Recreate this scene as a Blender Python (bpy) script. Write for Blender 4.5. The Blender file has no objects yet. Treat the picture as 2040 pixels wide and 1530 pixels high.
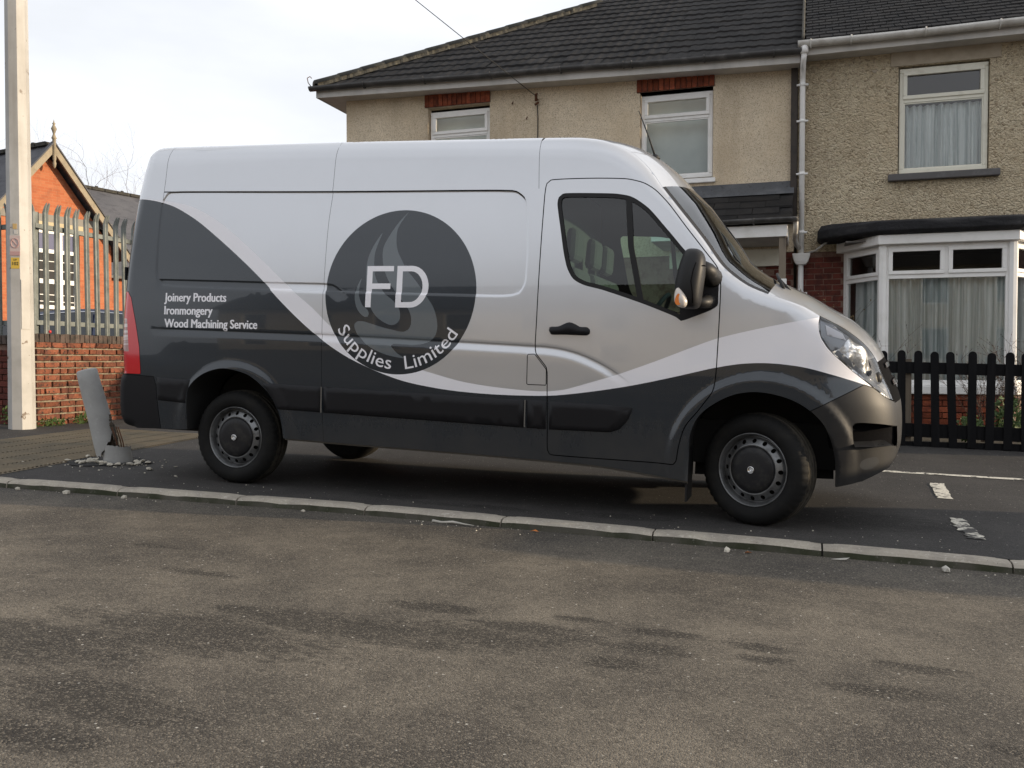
import bpy, bmesh, math, random
import numpy as np
from math import sin, cos, pi, radians, sqrt
from mathutils import Vector, Matrix
from mathutils.geometry import delaunay_2d_cdt

random.seed(7)
rng = np.random.default_rng(7)
S = bpy.context.scene
COL = S.collection
SLOPE = 0.027                       # the street falls gently towards the right

# ------------------------------------------------------------------ camera
cam_d = bpy.data.cameras.new('camera')
cam = bpy.data.objects.new('camera', cam_d)
COL.objects.link(cam)
cam.location = (4.038, -5.524, 0.913)
cam.rotation_euler = (pi / 2 - 0.027, 0, 0.318)
cam_d.sensor_width = 36
cam_d.lens = 36 * 1780 / 2040
cam_d.clip_start = 0.05
cam_d.clip_end = 2000
S.camera = cam

# ------------------------------------------------------------------ world and sun
SUN_AZ = radians(12.5)               # measured from +X towards +Y
SUN_EL = radians(10.5)
W_ = bpy.data.worlds.new('World')
S.world = W_
W_.use_nodes = True
wn = W_.node_tree
for n in list(wn.nodes):
    wn.nodes.remove(n)
w_out = wn.nodes.new('ShaderNodeOutputWorld')
w_bg = wn.nodes.new('ShaderNodeBackground')
w_sky = wn.nodes.new('ShaderNodeTexSky')
w_sky.sky_type = 'NISHITA'
w_sky.sun_disc = False
w_sky.sun_elevation = SUN_EL
w_sky.sun_rotation = pi / 2 - SUN_AZ
w_sky.air_density = 1.0
w_sky.dust_density = 3.0
w_sky.ozone_density = 1.0
w_hsv = wn.nodes.new('ShaderNodeHueSaturation')
w_hsv.inputs['Saturation'].default_value = 0.30
w_co = wn.nodes.new('ShaderNodeTexCoord')
w_map = wn.nodes.new('ShaderNodeMapping')
w_map.inputs['Scale'].default_value = (1, 1, 3.2)
w_no = wn.nodes.new('ShaderNodeTexNoise')
w_no.inputs['Scale'].default_value = 1.6
w_no.inputs['Detail'].default_value = 6
w_ramp = wn.nodes.new('ShaderNodeValToRGB')
w_ramp.color_ramp.elements[0].position = 0.3
w_ramp.color_ramp.elements[0].color = (0.45, 0.45, 0.45, 1)
w_ramp.color_ramp.elements[1].position = 0.7
w_ramp.color_ramp.elements[1].color = (0.85, 0.85, 0.85, 1)
w_mix = wn.nodes.new('ShaderNodeMixRGB')
w_mix.inputs['Color2'].default_value = (9.8, 10.1, 10.7, 1)      # thin, even high cloud
wn.links.new(w_co.outputs['Generated'], w_map.inputs['Vector'])
wn.links.new(w_map.outputs[0], w_no.inputs['Vector'])
wn.links.new(w_no.outputs['Fac'], w_ramp.inputs[0])
wn.links.new(w_ramp.outputs[0], w_mix.inputs['Fac'])
wn.links.new(w_sky.outputs[0], w_hsv.inputs['Color'])
wn.links.new(w_hsv.outputs[0], w_mix.inputs['Color1'])
wn.links.new(w_mix.outputs[0], w_bg.inputs['Color'])
wn.links.new(w_bg.outputs[0], w_out.inputs['Surface'])
w_bg.inputs['Strength'].default_value = 0.1

sun_d = bpy.data.lights.new('sun', 'SUN')
sun_d.energy = 3.8
sun_d.angle = radians(0.6)
sun_d.color = (1.0, 0.80, 0.55)
sun = bpy.data.objects.new('sun', sun_d)
COL.objects.link(sun)
sd = Vector((cos(SUN_EL) * cos(SUN_AZ), cos(SUN_EL) * sin(SUN_AZ), sin(SUN_EL)))
sun.rotation_euler = sd.to_track_quat('Z', 'Y').to_euler()
sun.location = (20, 0, 20)

S.view_settings.view_transform = 'Standard'
S.view_settings.look = 'None'
S.view_settings.gamma = 1
S.view_settings.exposure = 0.38
S.view_settings.use_curve_mapping = False

# ------------------------------------------------------------------ materials
def c4(c):
    return (c[0], c[1], c[2], 1)

class NT:
    """small helper round a material's node tree"""
    def __init__(s, name):
        s.m = bpy.data.materials.new(name)
        s.m.use_nodes = True
        s.t = s.m.node_tree
        s.b = s.t.nodes['Principled BSDF']
        s.out = s.t.nodes['Material Output']
        s._pos = None
    def n(s, typ, **kw):
        nd = s.t.nodes.new('ShaderNode' + typ)
        for k, v in kw.items():
            if k in nd.inputs.keys():
                nd.inputs[k].default_value = v
            else:
                setattr(nd, k, v)
        return nd
    def l(s, a, b):
        s.t.links.new(a, b)
    @property
    def pos(s):
        if s._pos is None:
            s._pos = s.n('NewGeometry').outputs['Position']
        return s._pos
    def noise(s, scale, detail=3, rough=.55, vec=None, stretch=None):
        nd = s.n('TexNoise', Scale=scale, Detail=detail, Roughness=rough)
        v = vec or s.pos
        if stretch:
            mp = s.n('Mapping')
            mp.inputs['Scale'].default_value = stretch
            s.l(v, mp.inputs['Vector'])
            v = mp.outputs[0]
        s.l(v, nd.inputs['Vector'])
        return nd.outputs['Fac']
    def step(s, fac, lo, hi):
        nd = s.n('MapRange')
        nd.clamp = True
        nd.inputs['From Min'].default_value = lo
        nd.inputs['From Max'].default_value = hi
        s.l(fac, nd.inputs['Value'])
        return nd.outputs['Result']
    def mix(s, fac, a, b, mode='MIX'):
        nd = s.n('MixRGB', blend_type=mode)
        for sock, v in ((nd.inputs['Fac'], fac), (nd.inputs['Color1'], a), (nd.inputs['Color2'], b)):
            if hasattr(v, 'links') or isinstance(v, bpy.types.NodeSocket):
                s.l(v, sock)
            elif isinstance(v, (int, float)):
                sock.default_value = v
            else:
                sock.default_value = c4(v)
        return nd.outputs[0]
    def math(s, op, a, b=0.0):
        nd = s.n('Math', operation=op)
        for sock, v in ((nd.inputs[0], a), (nd.inputs[1], b)):
            if isinstance(v, bpy.types.NodeSocket):
                s.l(v, sock)
            else:
                sock.default_value = v
        return nd.outputs[0]
    def color(s, c):
        if isinstance(c, bpy.types.NodeSocket):
            s.l(c, s.b.inputs['Base Color'])
        else:
            s.b.inputs['Base Color'].default_value = c4(c)
    def bump(s, h, strength=.5, dist=.01):
        nd = s.n('Bump', Strength=strength, Distance=dist)
        s.l(h, nd.inputs['Height'])
        s.l(nd.outputs[0], s.b.inputs['Normal'])
        return nd

def pm(name, col, rough=.6, metal=0., spec=.5, coat=0., layers=(), bump=None, rnd=0., emit=None):
    """principled material: base colour + noise layers (scale, colour, lo, hi[, stretch]) + bump"""
    t = NT(name)
    t.b.inputs['Roughness'].default_value = rough
    t.b.inputs['Metallic'].default_value = metal
    t.b.inputs['Specular IOR Level'].default_value = spec
    t.b.inputs['Coat Weight'].default_value = coat
    t.b.inputs['Coat Roughness'].default_value = .05
    c = col
    for L_ in layers:
        f = t.step(t.noise(L_[0], 4, .6, stretch=L_[4] if len(L_) > 4 else None), L_[2], L_[3])
        c = t.mix(f, c, L_[1])
    if rnd:
        oi = t.n('ObjectInfo')
        hs = t.n('HueSaturation')
        v = t.n('MapRange')
        v.inputs['To Min'].default_value = 1 - rnd
        v.inputs['To Max'].default_value = 1 + rnd
        t.l(oi.outputs['Random'], v.inputs['Value'])
        t.l(v.outputs['Result'], hs.inputs['Value'])
        if isinstance(c, bpy.types.NodeSocket):
            t.l(c, hs.inputs['Color'])
        else:
            hs.inputs['Color'].default_value = c4(c)
        c = hs.outputs[0]
    t.color(c)
    if bump:
        t.bump(t.noise(bump[0], 4, .65), bump[1], bump[2])
    return t.m

def glass_mat(name, tint, ior=1.5, rough=0.0, boost=1.0):
    """thin pane: fresnel mix of a clear and a mirror-like layer"""
    t = NT(name)
    tr = t.n('BsdfTransparent')
    tr.inputs['Color'].default_value = c4(tint)
    gl = t.n('BsdfGlossy', Roughness=rough)
    fr = t.n('Fresnel', IOR=ior)
    mx = t.n('MixShader')
    f = t.math('MULTIPLY', fr.outputs[0], boost)
    t.l(f, mx.inputs['Fac'])
    t.l(tr.outputs[0], mx.inputs[1])
    t.l(gl.outputs[0], mx.inputs[2])
    t.l(mx.outputs[0], t.out.inputs['Surface'])
    return t.m

def stains(t, lst, seed_scale=6.0):
    """union of soft irregular ellipses given in world x, y (cx, cy, rx, ry)"""
    wob = t.math('ADD', t.math('MULTIPLY', t.noise(seed_scale, 8, .8, stretch=(.5, 1.5, 1)), .55), t.math('MULTIPLY', t.noise(34, 6, .8, stretch=(.45, 1.5, 1)), .45))
    tot = None
    sep = t.n('SeparateXYZ')
    t.l(t.pos, sep.inputs[0])
    for cx, cy, rx, ry in lst:
        a = t.math('MULTIPLY', t.math('SUBTRACT', sep.outputs[0], cx), 1 / rx)
        b = t.math('MULTIPLY', t.math('SUBTRACT', sep.outputs[1], cy), 1 / ry)
        d = t.math('ADD', t.math('MULTIPLY', a, a), t.math('MULTIPLY', b, b))
        d = t.math('ADD', d, t.math('MULTIPLY', t.math('SUBTRACT', wob, .5), 9.0))
        f = t.step(d, 1.25, .35)
        tot = f if tot is None else t.math('MAXIMUM', tot, f)
    return tot

def asphalt(name, c_dark, c_light, stain=None, gutter=False, bump=.5):
    t = NT(name)
    t.b.inputs['Roughness'].default_value = .85
    t.b.inputs['Specular IOR Level'].default_value = .3
    big = t.step(t.noise(.9, 6, .7), .40, .62)
    c = t.mix(big, c_dark, c_light)
    med = t.step(t.noise(5, 5, .7), .35, .7)
    c = t.mix(t.math('MULTIPLY', med, .35), c, tuple(v * .62 for v in c_dark))
    pock = t.step(t.noise(13, 7, .78, stretch=(.6, 1.3, 1)), .56, .66)
    c = t.mix(t.math('MULTIPLY', pock, .5), c, tuple(v * .45 for v in c_dark))
    if stain:
        c = t.mix(t.math('MULTIPLY', stains(t, stain), .78), c, tuple(v * .36 for v in c_dark))
    if gutter:
        sep = t.n('SeparateXYZ')
        t.l(t.pos, sep.inputs[0])
        g = t.math('ADD', sep.outputs[1], t.math('MULTIPLY', t.math('SUBTRACT', t.noise(2.2, 5, .7), .5), .5))
        g = t.step(g, -1.15, -.62)
        c = t.mix(t.math('MULTIPLY', g, .5), c, (.034, .034, .035))  # shadow band beside the kerb, painted into the road colour
    # stone aggregate: light and dark chippings
    vor = t.n('TexVoronoi', Scale=190)
    t.l(t.pos, vor.inputs['Vector'])
    vs = t.n('SeparateColor')
    t.l(vor.outputs['Color'], vs.inputs[0])
    agg = t.step(vs.outputs[0], .62, 1.0)
    c = t.mix(t.math('MULTIPLY', agg, .40), c, tuple(min(1, v * 2.3) for v in c_light))
    agg2 = t.step(vs.outputs[1], .60, 1.0)
    c = t.mix(t.math('MULTIPLY', agg2, .6), c, tuple(v * .3 for v in c_dark))
    v2 = t.n('TexVoronoi', Scale=38)
    t.l(t.pos, v2.inputs['Vector'])
    vs2 = t.n('SeparateColor')
    t.l(v2.outputs['Color'], vs2.inputs[0])
    chip = t.math('MULTIPLY', t.step(vs2.outputs[0], .93, .94), t.step(v2.outputs['Distance'], .20, .12))
    c = t.mix(t.math('MULTIPLY', chip, .8), c, (.55, .52, .46))
    t.color(c)
    h = t.math('ADD', t.math('MULTIPLY', vor.outputs['Distance'], -1.0), t.math('MULTIPLY', t.noise(60, 4, .7), .8))
    t.bump(h, bump, .006)
    return t.m

M = {}
M['road'] = asphalt('road_asphalt', (.072, .063, .052), (.175, .152, .120),
    stain=[(1.44, -3.15, .55, .22), (1.95, -2.85, .60, .22), (2.42, -2.58, .55, .17), (2.60, -2.20, .20, .07), (2.85, -2.48, .40, .15), (3.05, -2.34, .3, .10), (1.93, -2.54, .13, .06),
           (3.51, -2.38, .16, .07), (3.45, -2.58, .16, .07), (3.19, -2.12, .10, .04), (3.88, -2.20, .12, .05), (3.92, -2.34, .10, .05), (3.55, -2.17, .14, .05), (4.40, -2.22, .15, .06),
           (4.28, -2.50, .17, .08), (2.05, -3.50, .38, .16), (2.15, -3.72, .25, .10), (4.60, -2.86, .12, .05), (.84, -1.72, .16, .05), (1.4, -2.1, .2, .05)], gutter=True, bump=.55)
M['pave'] = asphalt('pavement_asphalt', (.036, .034, .033), (.056, .053, .050),
    stain=[(1.3, .12, .28, .12), (2.0, -.02, .45, .09), (2.9, .05, .4, .1), (4.4, .6, .6, .35)], bump=.4)
M['ground'] = asphalt('far_ground', (.05, .05, .045), (.075, .072, .066))
M['soil'] = pm('garden_soil', (.030, .024, .018), .95, layers=[(8, (.05, .045, .03), .4, .6)], bump=(30, .9, .03))
M['kerb'] = pm('kerb_concrete', (.37, .335, .28), .9, spec=.2, layers=[(6, (.27, .245, .21), .45, .7), (45, (.50, .46, .40), .55, .75), (140, (.10, .09, .08), .62, .72)], bump=(120, .5, .004), rnd=.06)
M['mortar_dark'] = pm('dirt_joint', (.035, .032, .028), .95, bump=(60, .6, .01), layers=[(7, (.045, .05, .022), .5, .65)])
M['moss'] = pm('mossy_kerb_face', (.075, .070, .055), .95, layers=[(5, (.030, .034, .016), .40, .62), (40, (.15, .14, .12), .6, .75)], bump=(60, .6, .006))
M['tactile'] = pm('tactile_paving', (.150, .118, .075), .9, layers=[(3, (.10, .085, .06), .4, .65), (40, (.2, .16, .1), .55, .8)], bump=(90, .5, .004))
M['paint_line'] = pm('road_paint', (.60, .57, .49), .8, layers=[(14, (.055, .052, .05), .54, .62), (60, (.055, .052, .05), .56, .68)], bump=(80, .4, .004))
M['stonechip'] = pm('broken_concrete', (.52, .485, .405), .9, layers=[(40, (.42, .39, .33), .45, .7)], bump=(120, .6, .004), rnd=.2)
M['bollard'] = pm('bollard_concrete', (.38, .38, .37), .75, layers=[(5, (.30, .30, .29), .4, .7), (30, (.44, .44, .43), .6, .8)], bump=(90, .25, .003))
M['bollard_in'] = pm('broken_core', (.16, .13, .10), .95, layers=[(25, (.06, .05, .04), .45, .6), (60, (.30, .26, .2), .6, .7)], bump=(60, .9, .02))
M['rust'] = pm('rusty_bar', (.12, .05, .025), .8, metal=.3)

def render_coat(name, base, dark, light, sc, bs, bd, patch, distort=False):
    """pebbledash / roughcast: stones of several tones standing in mortar"""
    t = NT(name)
    t.b.inputs['Roughness'].default_value = .92
    t.b.inputs['Specular IOR Level'].default_value = .2
    vor = t.n('TexVoronoi', Scale=sc)
    if distort:
        nz = t.n('TexNoise', Scale=22, Detail=4)
        t.l(t.pos, nz.inputs['Vector'])
        va = t.n('VectorMath', operation='MULTIPLY_ADD')
        t.l(nz.outputs['Color'], va.inputs[0]); va.inputs[1].default_value = (.07, .07, .05); t.l(t.pos, va.inputs[2])
        t.l(va.outputs[0], vor.inputs['Vector'])
    else:
        t.l(t.pos, vor.inputs['Vector'])
    sepc = t.n('SeparateColor')
    t.l(vor.outputs['Color'], sepc.inputs[0])
    c = t.mix(t.step(sepc.outputs[0], .15, .9), base, light)
    c = t.mix(t.step(sepc.outputs[1], .74, .98), c, dark)
    c = t.mix(t.math('MULTIPLY', t.step(t.noise(1.1, 5, .65), .42, .68), .55), c, patch)
    streak = t.step(t.noise(3.0, 4, .6, stretch=(1, 1, .12)), .55, .75)
    c = t.mix(t.math('MULTIPLY', streak, .38), c, dark)
    c = t.mix(t.math('MULTIPLY', t.step(t.noise(.45, 5, .7), .5, .72), .4), c, tuple(v * .8 for v in dark))
    t.color(c)
    h = t.math('ADD', t.math('MULTIPLY', vor.outputs['Distance'], -1.2), t.noise(sc * .35, 4, .7))
    t.bump(h, bs, bd)
    return t.m
M['pebble'] = render_coat('pebbledash', (.66, .55, .40), (.36, .285, .20), (.78, .68, .53), 120, .5, .009, (.58, .46, .31))
M['rough'] = render_coat('roughcast', (.75, .63, .44), (.45, .355, .24), (.82, .71, .52), 44, .9, .050, (.66, .52, .34), distort=True)
M['brick_red'] = pm('red_brick', (.26, .070, .035), .9, spec=.2, layers=[(14, (.15, .045, .03), .45, .65), (50, (.36, .13, .07), .58, .75)], bump=(70, .7, .006), rnd=.35)
M['brick_old'] = pm('weathered_brick', (.20, .072, .042), .92, spec=.2, layers=[(6, (.11, .045, .032), .44, .62), (35, (.32, .15, .09), .58, .75), (24, (.035, .03, .026), .56, .66)], bump=(50, .9, .012), rnd=.30)
M['brick_dk'] = pm('engineering_brick', (.085, .062, .052), .9, layers=[(12, (.04, .035, .03), .45, .65)], bump=(50, .7, .008), rnd=.3)
M['brick_house'] = pm('house_brick', (.125, .032, .022), .85, spec=.3, layers=[(12, (.07, .022, .018), .45, .65), (40, (.19, .06, .035), .6, .75)], bump=(60, .6, .006), rnd=.22)
M['mortar'] = pm('mortar', (.28, .245, .185), .95, layers=[(12, (.15, .125, .095), .45, .65)], bump=(90, .7, .006))
M['mortar_h'] = pm('house_mortar', (.20, .13, .10), .95, layers=[(12, (.12, .06, .045), .45, .65)], bump=(90, .6, .006))
M['upvc'] = pm('white_upvc', (.80, .79, .77), .42, layers=[(4, (.66, .65, .61), .5, .8)])
M['upvc_cream'] = pm('cream_frame', (.70, .68, .58), .5, layers=[(6, (.55, .52, .43), .55, .8)])
M['fascia'] = pm('painted_fascia', (.55, .53, .50), .6, layers=[(3, (.40, .385, .36), .45, .75, (1, 1, .3))])
M['gut_black'] = pm('old_black_gutter', (.045, .043, .042), .55, layers=[(5, (.12, .115, .11), .5, .75)], bump=(40, .4, .006))
M['gut_white'] = pm('white_gutter', (.60, .585, .55), .5, layers=[(4, (.36, .33, .29), .45, .75)])
M['tile'] = pm('concrete_roof_tile', (.019, .018, .018), .9, spec=.2, layers=[(4, (.030, .027, .025), .45, .7), (45, (.05, .047, .041), .66, .76), (130, (.02, .02, .02), .6, .7)], bump=(110, .5, .006), rnd=.22)
M['tile_p'] = pm('plain_roof_tile', (.020, .0195, .020), .9, spec=.2, layers=[(2, (.030, .028, .027), .4, .7), (26, (.055, .052, .046), .68, .74)], bump=(60, .5, .008))
M['hip'] = pm('hip_ridge_tile', (.038, .036, .031), .9, layers=[(7, (.070, .064, .045), .5, .7), (40, (.03, .03, .028), .55, .7)], bump=(60, .6, .01), rnd=.2)
M['lichen'] = pm('hip_mortar', (.07, .065, .052), .95, layers=[(7, (.16, .145, .10), .60, .70), (25, (.035, .033, .03), .5, .65)], bump=(50, .8, .015))
M['lead'] = pm('lead_flashing', (.075, .078, .085), .6, metal=.1, layers=[(5, (.115, .118, .125), .5, .7), (20, (.045, .045, .048), .55, .7)], bump=(14, .5, .02))
M['felt'] = pm('roof_felt', (.022, .022, .024), .85, spec=.2, layers=[(4, (.055, .054, .056), .5, .72, (.4, 1, 2)), (22, (.018, .018, .019), .55, .7)], bump=(9, .8, .03))
M['lintel'] = pm('painted_lintel', (.40, .34, .26), .9, layers=[(5, (.32, .27, .2), .45, .7)], bump=(80, .4, .005))
M['sill_dk'] = pm('painted_sill', (.085, .080, .080), .6, layers=[(9, (.12, .115, .115), .5, .7)])
M['brownpipe'] = pm('dark_wall_strip', (.045, .036, .030), .8, layers=[(9, (.03, .025, .022), .5, .7)], bump=(40, .4, .006))
M['interior'] = pm('room_interior', (.16, .15, .14), .9)
M['reflection_sheet'] = pm('painted_sky_reflection', (.68, .74, .74), .9, layers=[(2, (.56, .63, .63), .4, .7)])  # pale sky reflection put into the colour of a sheet behind the glass
M['net'] = pm('net_curtain', (.88, .90, .90), .9, layers=[(16, (.52, .57, .57), .45, .62, (1, 1, .03)), (55, (.95, .97, .97), .55, .7, (1, 1, .03))])  # vertical stripes put fold shading and gather density into the colour
M['wood'] = pm('weathered_wood', (.20, .165, .125), .85, layers=[(12, (.11, .09, .07), .45, .65, (1, 1, .1))])
M['winglass'] = glass_mat('window_glass', (.90, .93, .92), 1.52, 0.0, 1.9)
M['picket'] = pm('black_stained_timber', (.005, .005, .006), .7, spec=.15, layers=[(16, (.010, .010, .011), .5, .7, (1, 1, .08))], bump=(60, .3, .003))
M['galv'] = pm('galvanised_steel', (.19, .21, .205), .55, metal=.35, layers=[(12, (.12, .135, .13), .4, .65), (3, (.25, .265, .26), .5, .75)], bump=(50, .15, .003))
M['post'] = pm('painted_steel_column', (.46, .45, .43), .55, layers=[(4, (.38, .37, .35), .45, .7), (9, (.16, .12, .09), .665, .685), (3, (.30, .28, .25), .5, .7, (1, 1, .1))], bump=(40, .15, .003))
M['sticker_y'] = pm('yellow_label', (.62, .42, .06), .6)
M['sticker_o'] = pm('orange_label', (.50, .34, .14), .6)
M['sticker_p'] = pm('faded_pink_print', (.50, .40, .38), .6)
M['sticker_r'] = pm('faded_red_print', (.44, .27, .26), .6)
M['ink'] = pm('black_print', (.02, .02, .02), .6)
M['slate'] = pm('blue_grey_slate', (.075, .076, .086), .8, layers=[(1.2, (.10, .10, .11), .4, .7), (9, (.05, .05, .058), .5, .7, (.3, .3, 1))], bump=(14, .4, .02))
M['stone_c'] = pm('cream_stone', (.52, .43, .27), .85, layers=[(6, (.42, .34, .22), .45, .7)])
M['stone_g'] = pm('grey_stone', (.24, .225, .20), .85)
M['barge'] = pm('painted_bargeboard', (.29, .24, .165), .7, layers=[(6, (.20, .17, .12), .45, .7)])
M['blue_panel'] = pm('blue_panel', (.022, .032, .12), .5)
M['dark'] = pm('dark_glazing_back', (.014, .014, .015), .7)
M['carblue'] = pm('blue_car_paint', (.020, .032, .085), .3, metal=.3, coat=1.)
M['carglass'] = pm('tinted_car_glass', (.018, .022, .026), .06, spec=.8)
M['chrome'] = pm('chrome', (.75, .75, .75), .12, metal=1.)
M['bark'] = pm('bare_branch', (.11, .075, .058), .95)
M['bark_hazed'] = pm('hazed_bare_branch', (.24, .19, .17), .95)  # branch colour lightened to paint in distant haze
M['leaf'] = pm('green_leaf', (.075, .125, .020), .6, layers=[(14, (.035, .07, .014), .4, .65)])
M['leaf_dk'] = pm('dark_twig_leaf', (.035, .030, .026), .8)
M['weed'] = pm('weed_leaf', (.065, .11, .02), .7, layers=[(30, (.03, .06, .012), .45, .65)])
M['straw'] = pm('dry_stalk', (.26, .19, .085), .9)
M['cable'] = pm('black_cable', (.02, .02, .02), .7)
M['cable_pale'] = pm('grey_cable', (.16, .16, .17), .7)
M['orange_leaf'] = pm('fallen_leaf', (.40, .13, .025), .8)
M['litter'] = pm('crumpled_wrapper', (.45, .43, .38), .6)
M['red_ball'] = pm('red_plastic', (.55, .03, .03), .4)
# van
def paint(name, col, metal, rough, coat=1., grime=.26):
    t = NT(name)
    t.b.inputs['Metallic'].default_value = metal
    t.b.inputs['Coat Weight'].default_value = coat
    t.b.inputs['Coat Roughness'].default_value = .03
    dirt = t.step(t.noise(2.5, 6, .7), .45, .8)
    c = t.mix(t.math('MULTIPLY', dirt, .10), col, tuple(v * .7 for v in col))
    # road film thrown up along the sills, patchy and streaked
    sep = t.n('SeparateXYZ'); t.l(t.pos, sep.inputs[0])
    h = t.math('ADD', sep.outputs[2], t.math('MULTIPLY', t.math('SUBTRACT', t.noise(5, 6, .75, stretch=(1, 1, .35)), .5), .7))
    g = t.math('MULTIPLY', t.step(h, .62, .22), grime)
    c = t.mix(g, c, (.085, .075, .062))
    t.color(c)
    r = t.math('ADD', t.math('MULTIPLY', g, .5), rough)
    t.l(r, t.b.inputs['Roughness'])
    t.bump(t.noise(2.2, 2, .5), .05, .01)
    return t.m
M['silver'] = paint('silver_metallic_paint', (.60, .61, .635), .60, .28, 1.)
M['vin_dark'] = paint('slate_vinyl', (.012, .019, .028), 0, .22, .65)
M['vin_white'] = paint('white_vinyl', (.86, .85, .89), 0, .32, .6)
M['vin_disc'] = paint('slate_disc_vinyl', (.012, .019, .028), 0, .22, .65)
M['vin_flame'] = paint('grey_flame_vinyl', (.105, .125, .140), 0, .32, .8)
M['plastic'] = pm('black_bumper_plastic', (.012, .012, .013), .50, spec=.3, bump=(300, .15, .001), layers=[(5, (.020, .019, .018), .45, .7)])
M['plastic_strip'] = pm('black_trim_plastic', (.009, .009, .011), .5, spec=.25, bump=(300, .15, .001))
M['rubber'] = pm('rubber_seal', (.012, .012, .013), .55, spec=.3)
M['tyre'] = pm('tyre_rubber', (.009, .009, .009), .75, spec=.2, layers=[(14, (.016, .015, .013), .5, .75)], bump=(120, .2, .002))
M['tread'] = pm('sunlit_dusty_tread', (.045, .040, .032), .9, spec=.2, layers=[(20, (.020, .018, .016), .45, .65)])  # dust brown, lightened to paint sunlight onto the tread
M['rim'] = pm('steel_wheel', (.20, .205, .21), .4, metal=.7, layers=[(10, (.07, .07, .07), .45, .7)])
M['hubcap'] = pm('black_hub_cap', (.012, .012, .014), .4, spec=.3, layers=[(18, (.03, .029, .027), .5, .72), (60, (.05, .048, .045), .66, .74)])
M['badge'] = pm('chrome_badge', (.65, .65, .65), .2, metal=1.)
M['vanglass'] = glass_mat('green_tinted_glass', (.66, .86, .78), 1.52, 0.0, 1.6)
M['lens'] = glass_mat('clear_lens', (.93, .94, .95), 1.5, 0.0, 1.2)
M['reflector'] = pm('lamp_reflector', (.80, .81, .83), .28, metal=.8, bump=(16, .6, .02))
M['lampgrey'] = pm('lamp_bezel', (.28, .29, .31), .3, metal=.6)
M['redlens'] = pm('red_lamp_lens', (.60, .010, .016), .12, coat=1.)
M['clearlens'] = pm('ribbed_clear_lens', (.70, .62, .60), .2, coat=1., layers=[(42, (.38, .20, .18), .48, .55, (.02, .02, 1))])
M['amber'] = pm('amber_lamp', (.75, .20, .03), .15, coat=1.)
M['indlens'] = pm('indicator_lens', (.62, .56, .50), .12, coat=1.)
M['foglens'] = pm('dusty_fog_lens', (.06, .06, .06), .25, spec=.5)
M['under'] = pm('underbody', (.010, .010, .010), .9)
M['cabin'] = pm('cabin_trim', (.030, .031, .034), .8)
M['seat'] = pm('seat_cloth', (.030, .031, .034), .9, bump=(90, .3, .003))
M['sillmetal'] = pm('dusty_sill_flange', (.14, .13, .115), .8)
M['inner'] = pm('panel_gap_shadow', (.006, .006, .007), .95, spec=.05)

# ------------------------------------------------------------------ object helpers
def link(o, parent=None, label=None, cat=None, group=None, kind=None):
    COL.objects.link(o)
    if parent is not None:
        o.parent = parent
        if parent.get('_org') is not None:
            o.matrix_parent_inverse = Matrix.Translation(-Vector(parent['_org']))
    if label: o['label'] = label
    if cat: o['category'] = cat
    if group: o['group'] = group
    if kind: o['kind'] = kind
    return o

def empty(name, loc=(0, 0, 0), label=None, cat=None, group=None, rz=0, ry=0, parent=None, shift=True):
    """a thing's root; children of a shifted root are built in world coordinates"""
    o = bpy.data.objects.new(name, None)
    o.empty_display_size = .2
    o.location = loc
    o.rotation_euler = (0, ry, rz)
    link(o, parent, label, cat, group)
    if shift and rz == 0 and ry == 0:
        o['_org'] = list(loc)
    return o

def mobj(name, v, f, mat, parent=None, smooth=False, normals=None, **kw):
    me = bpy.data.meshes.new(name)
    me.from_pydata([tuple(map(float, p)) for p in v], [], [tuple(map(int, q)) for q in f])
    for m_ in (mat if isinstance(mat, (list, tuple)) else [mat]):
        me.materials.append(m_)
    if smooth:
        me.polygons.foreach_set('use_smooth', [True] * len(me.polygons))
    me.update()
    if normals is not None:
        me.normals_split_custom_set_from_vertices([tuple(map(float, n)) for n in normals])
    o = bpy.data.objects.new(name, me)
    return link(o, parent, **kw)

def inst(src, name, loc, parent=None, rot=None, scale=None, **kw):
    o = bpy.data.objects.new(name, src)
    o.location = loc
    if rot: o.rotation_euler = rot
    if scale: o.scale = scale
    return link(o, parent, **kw)

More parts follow.
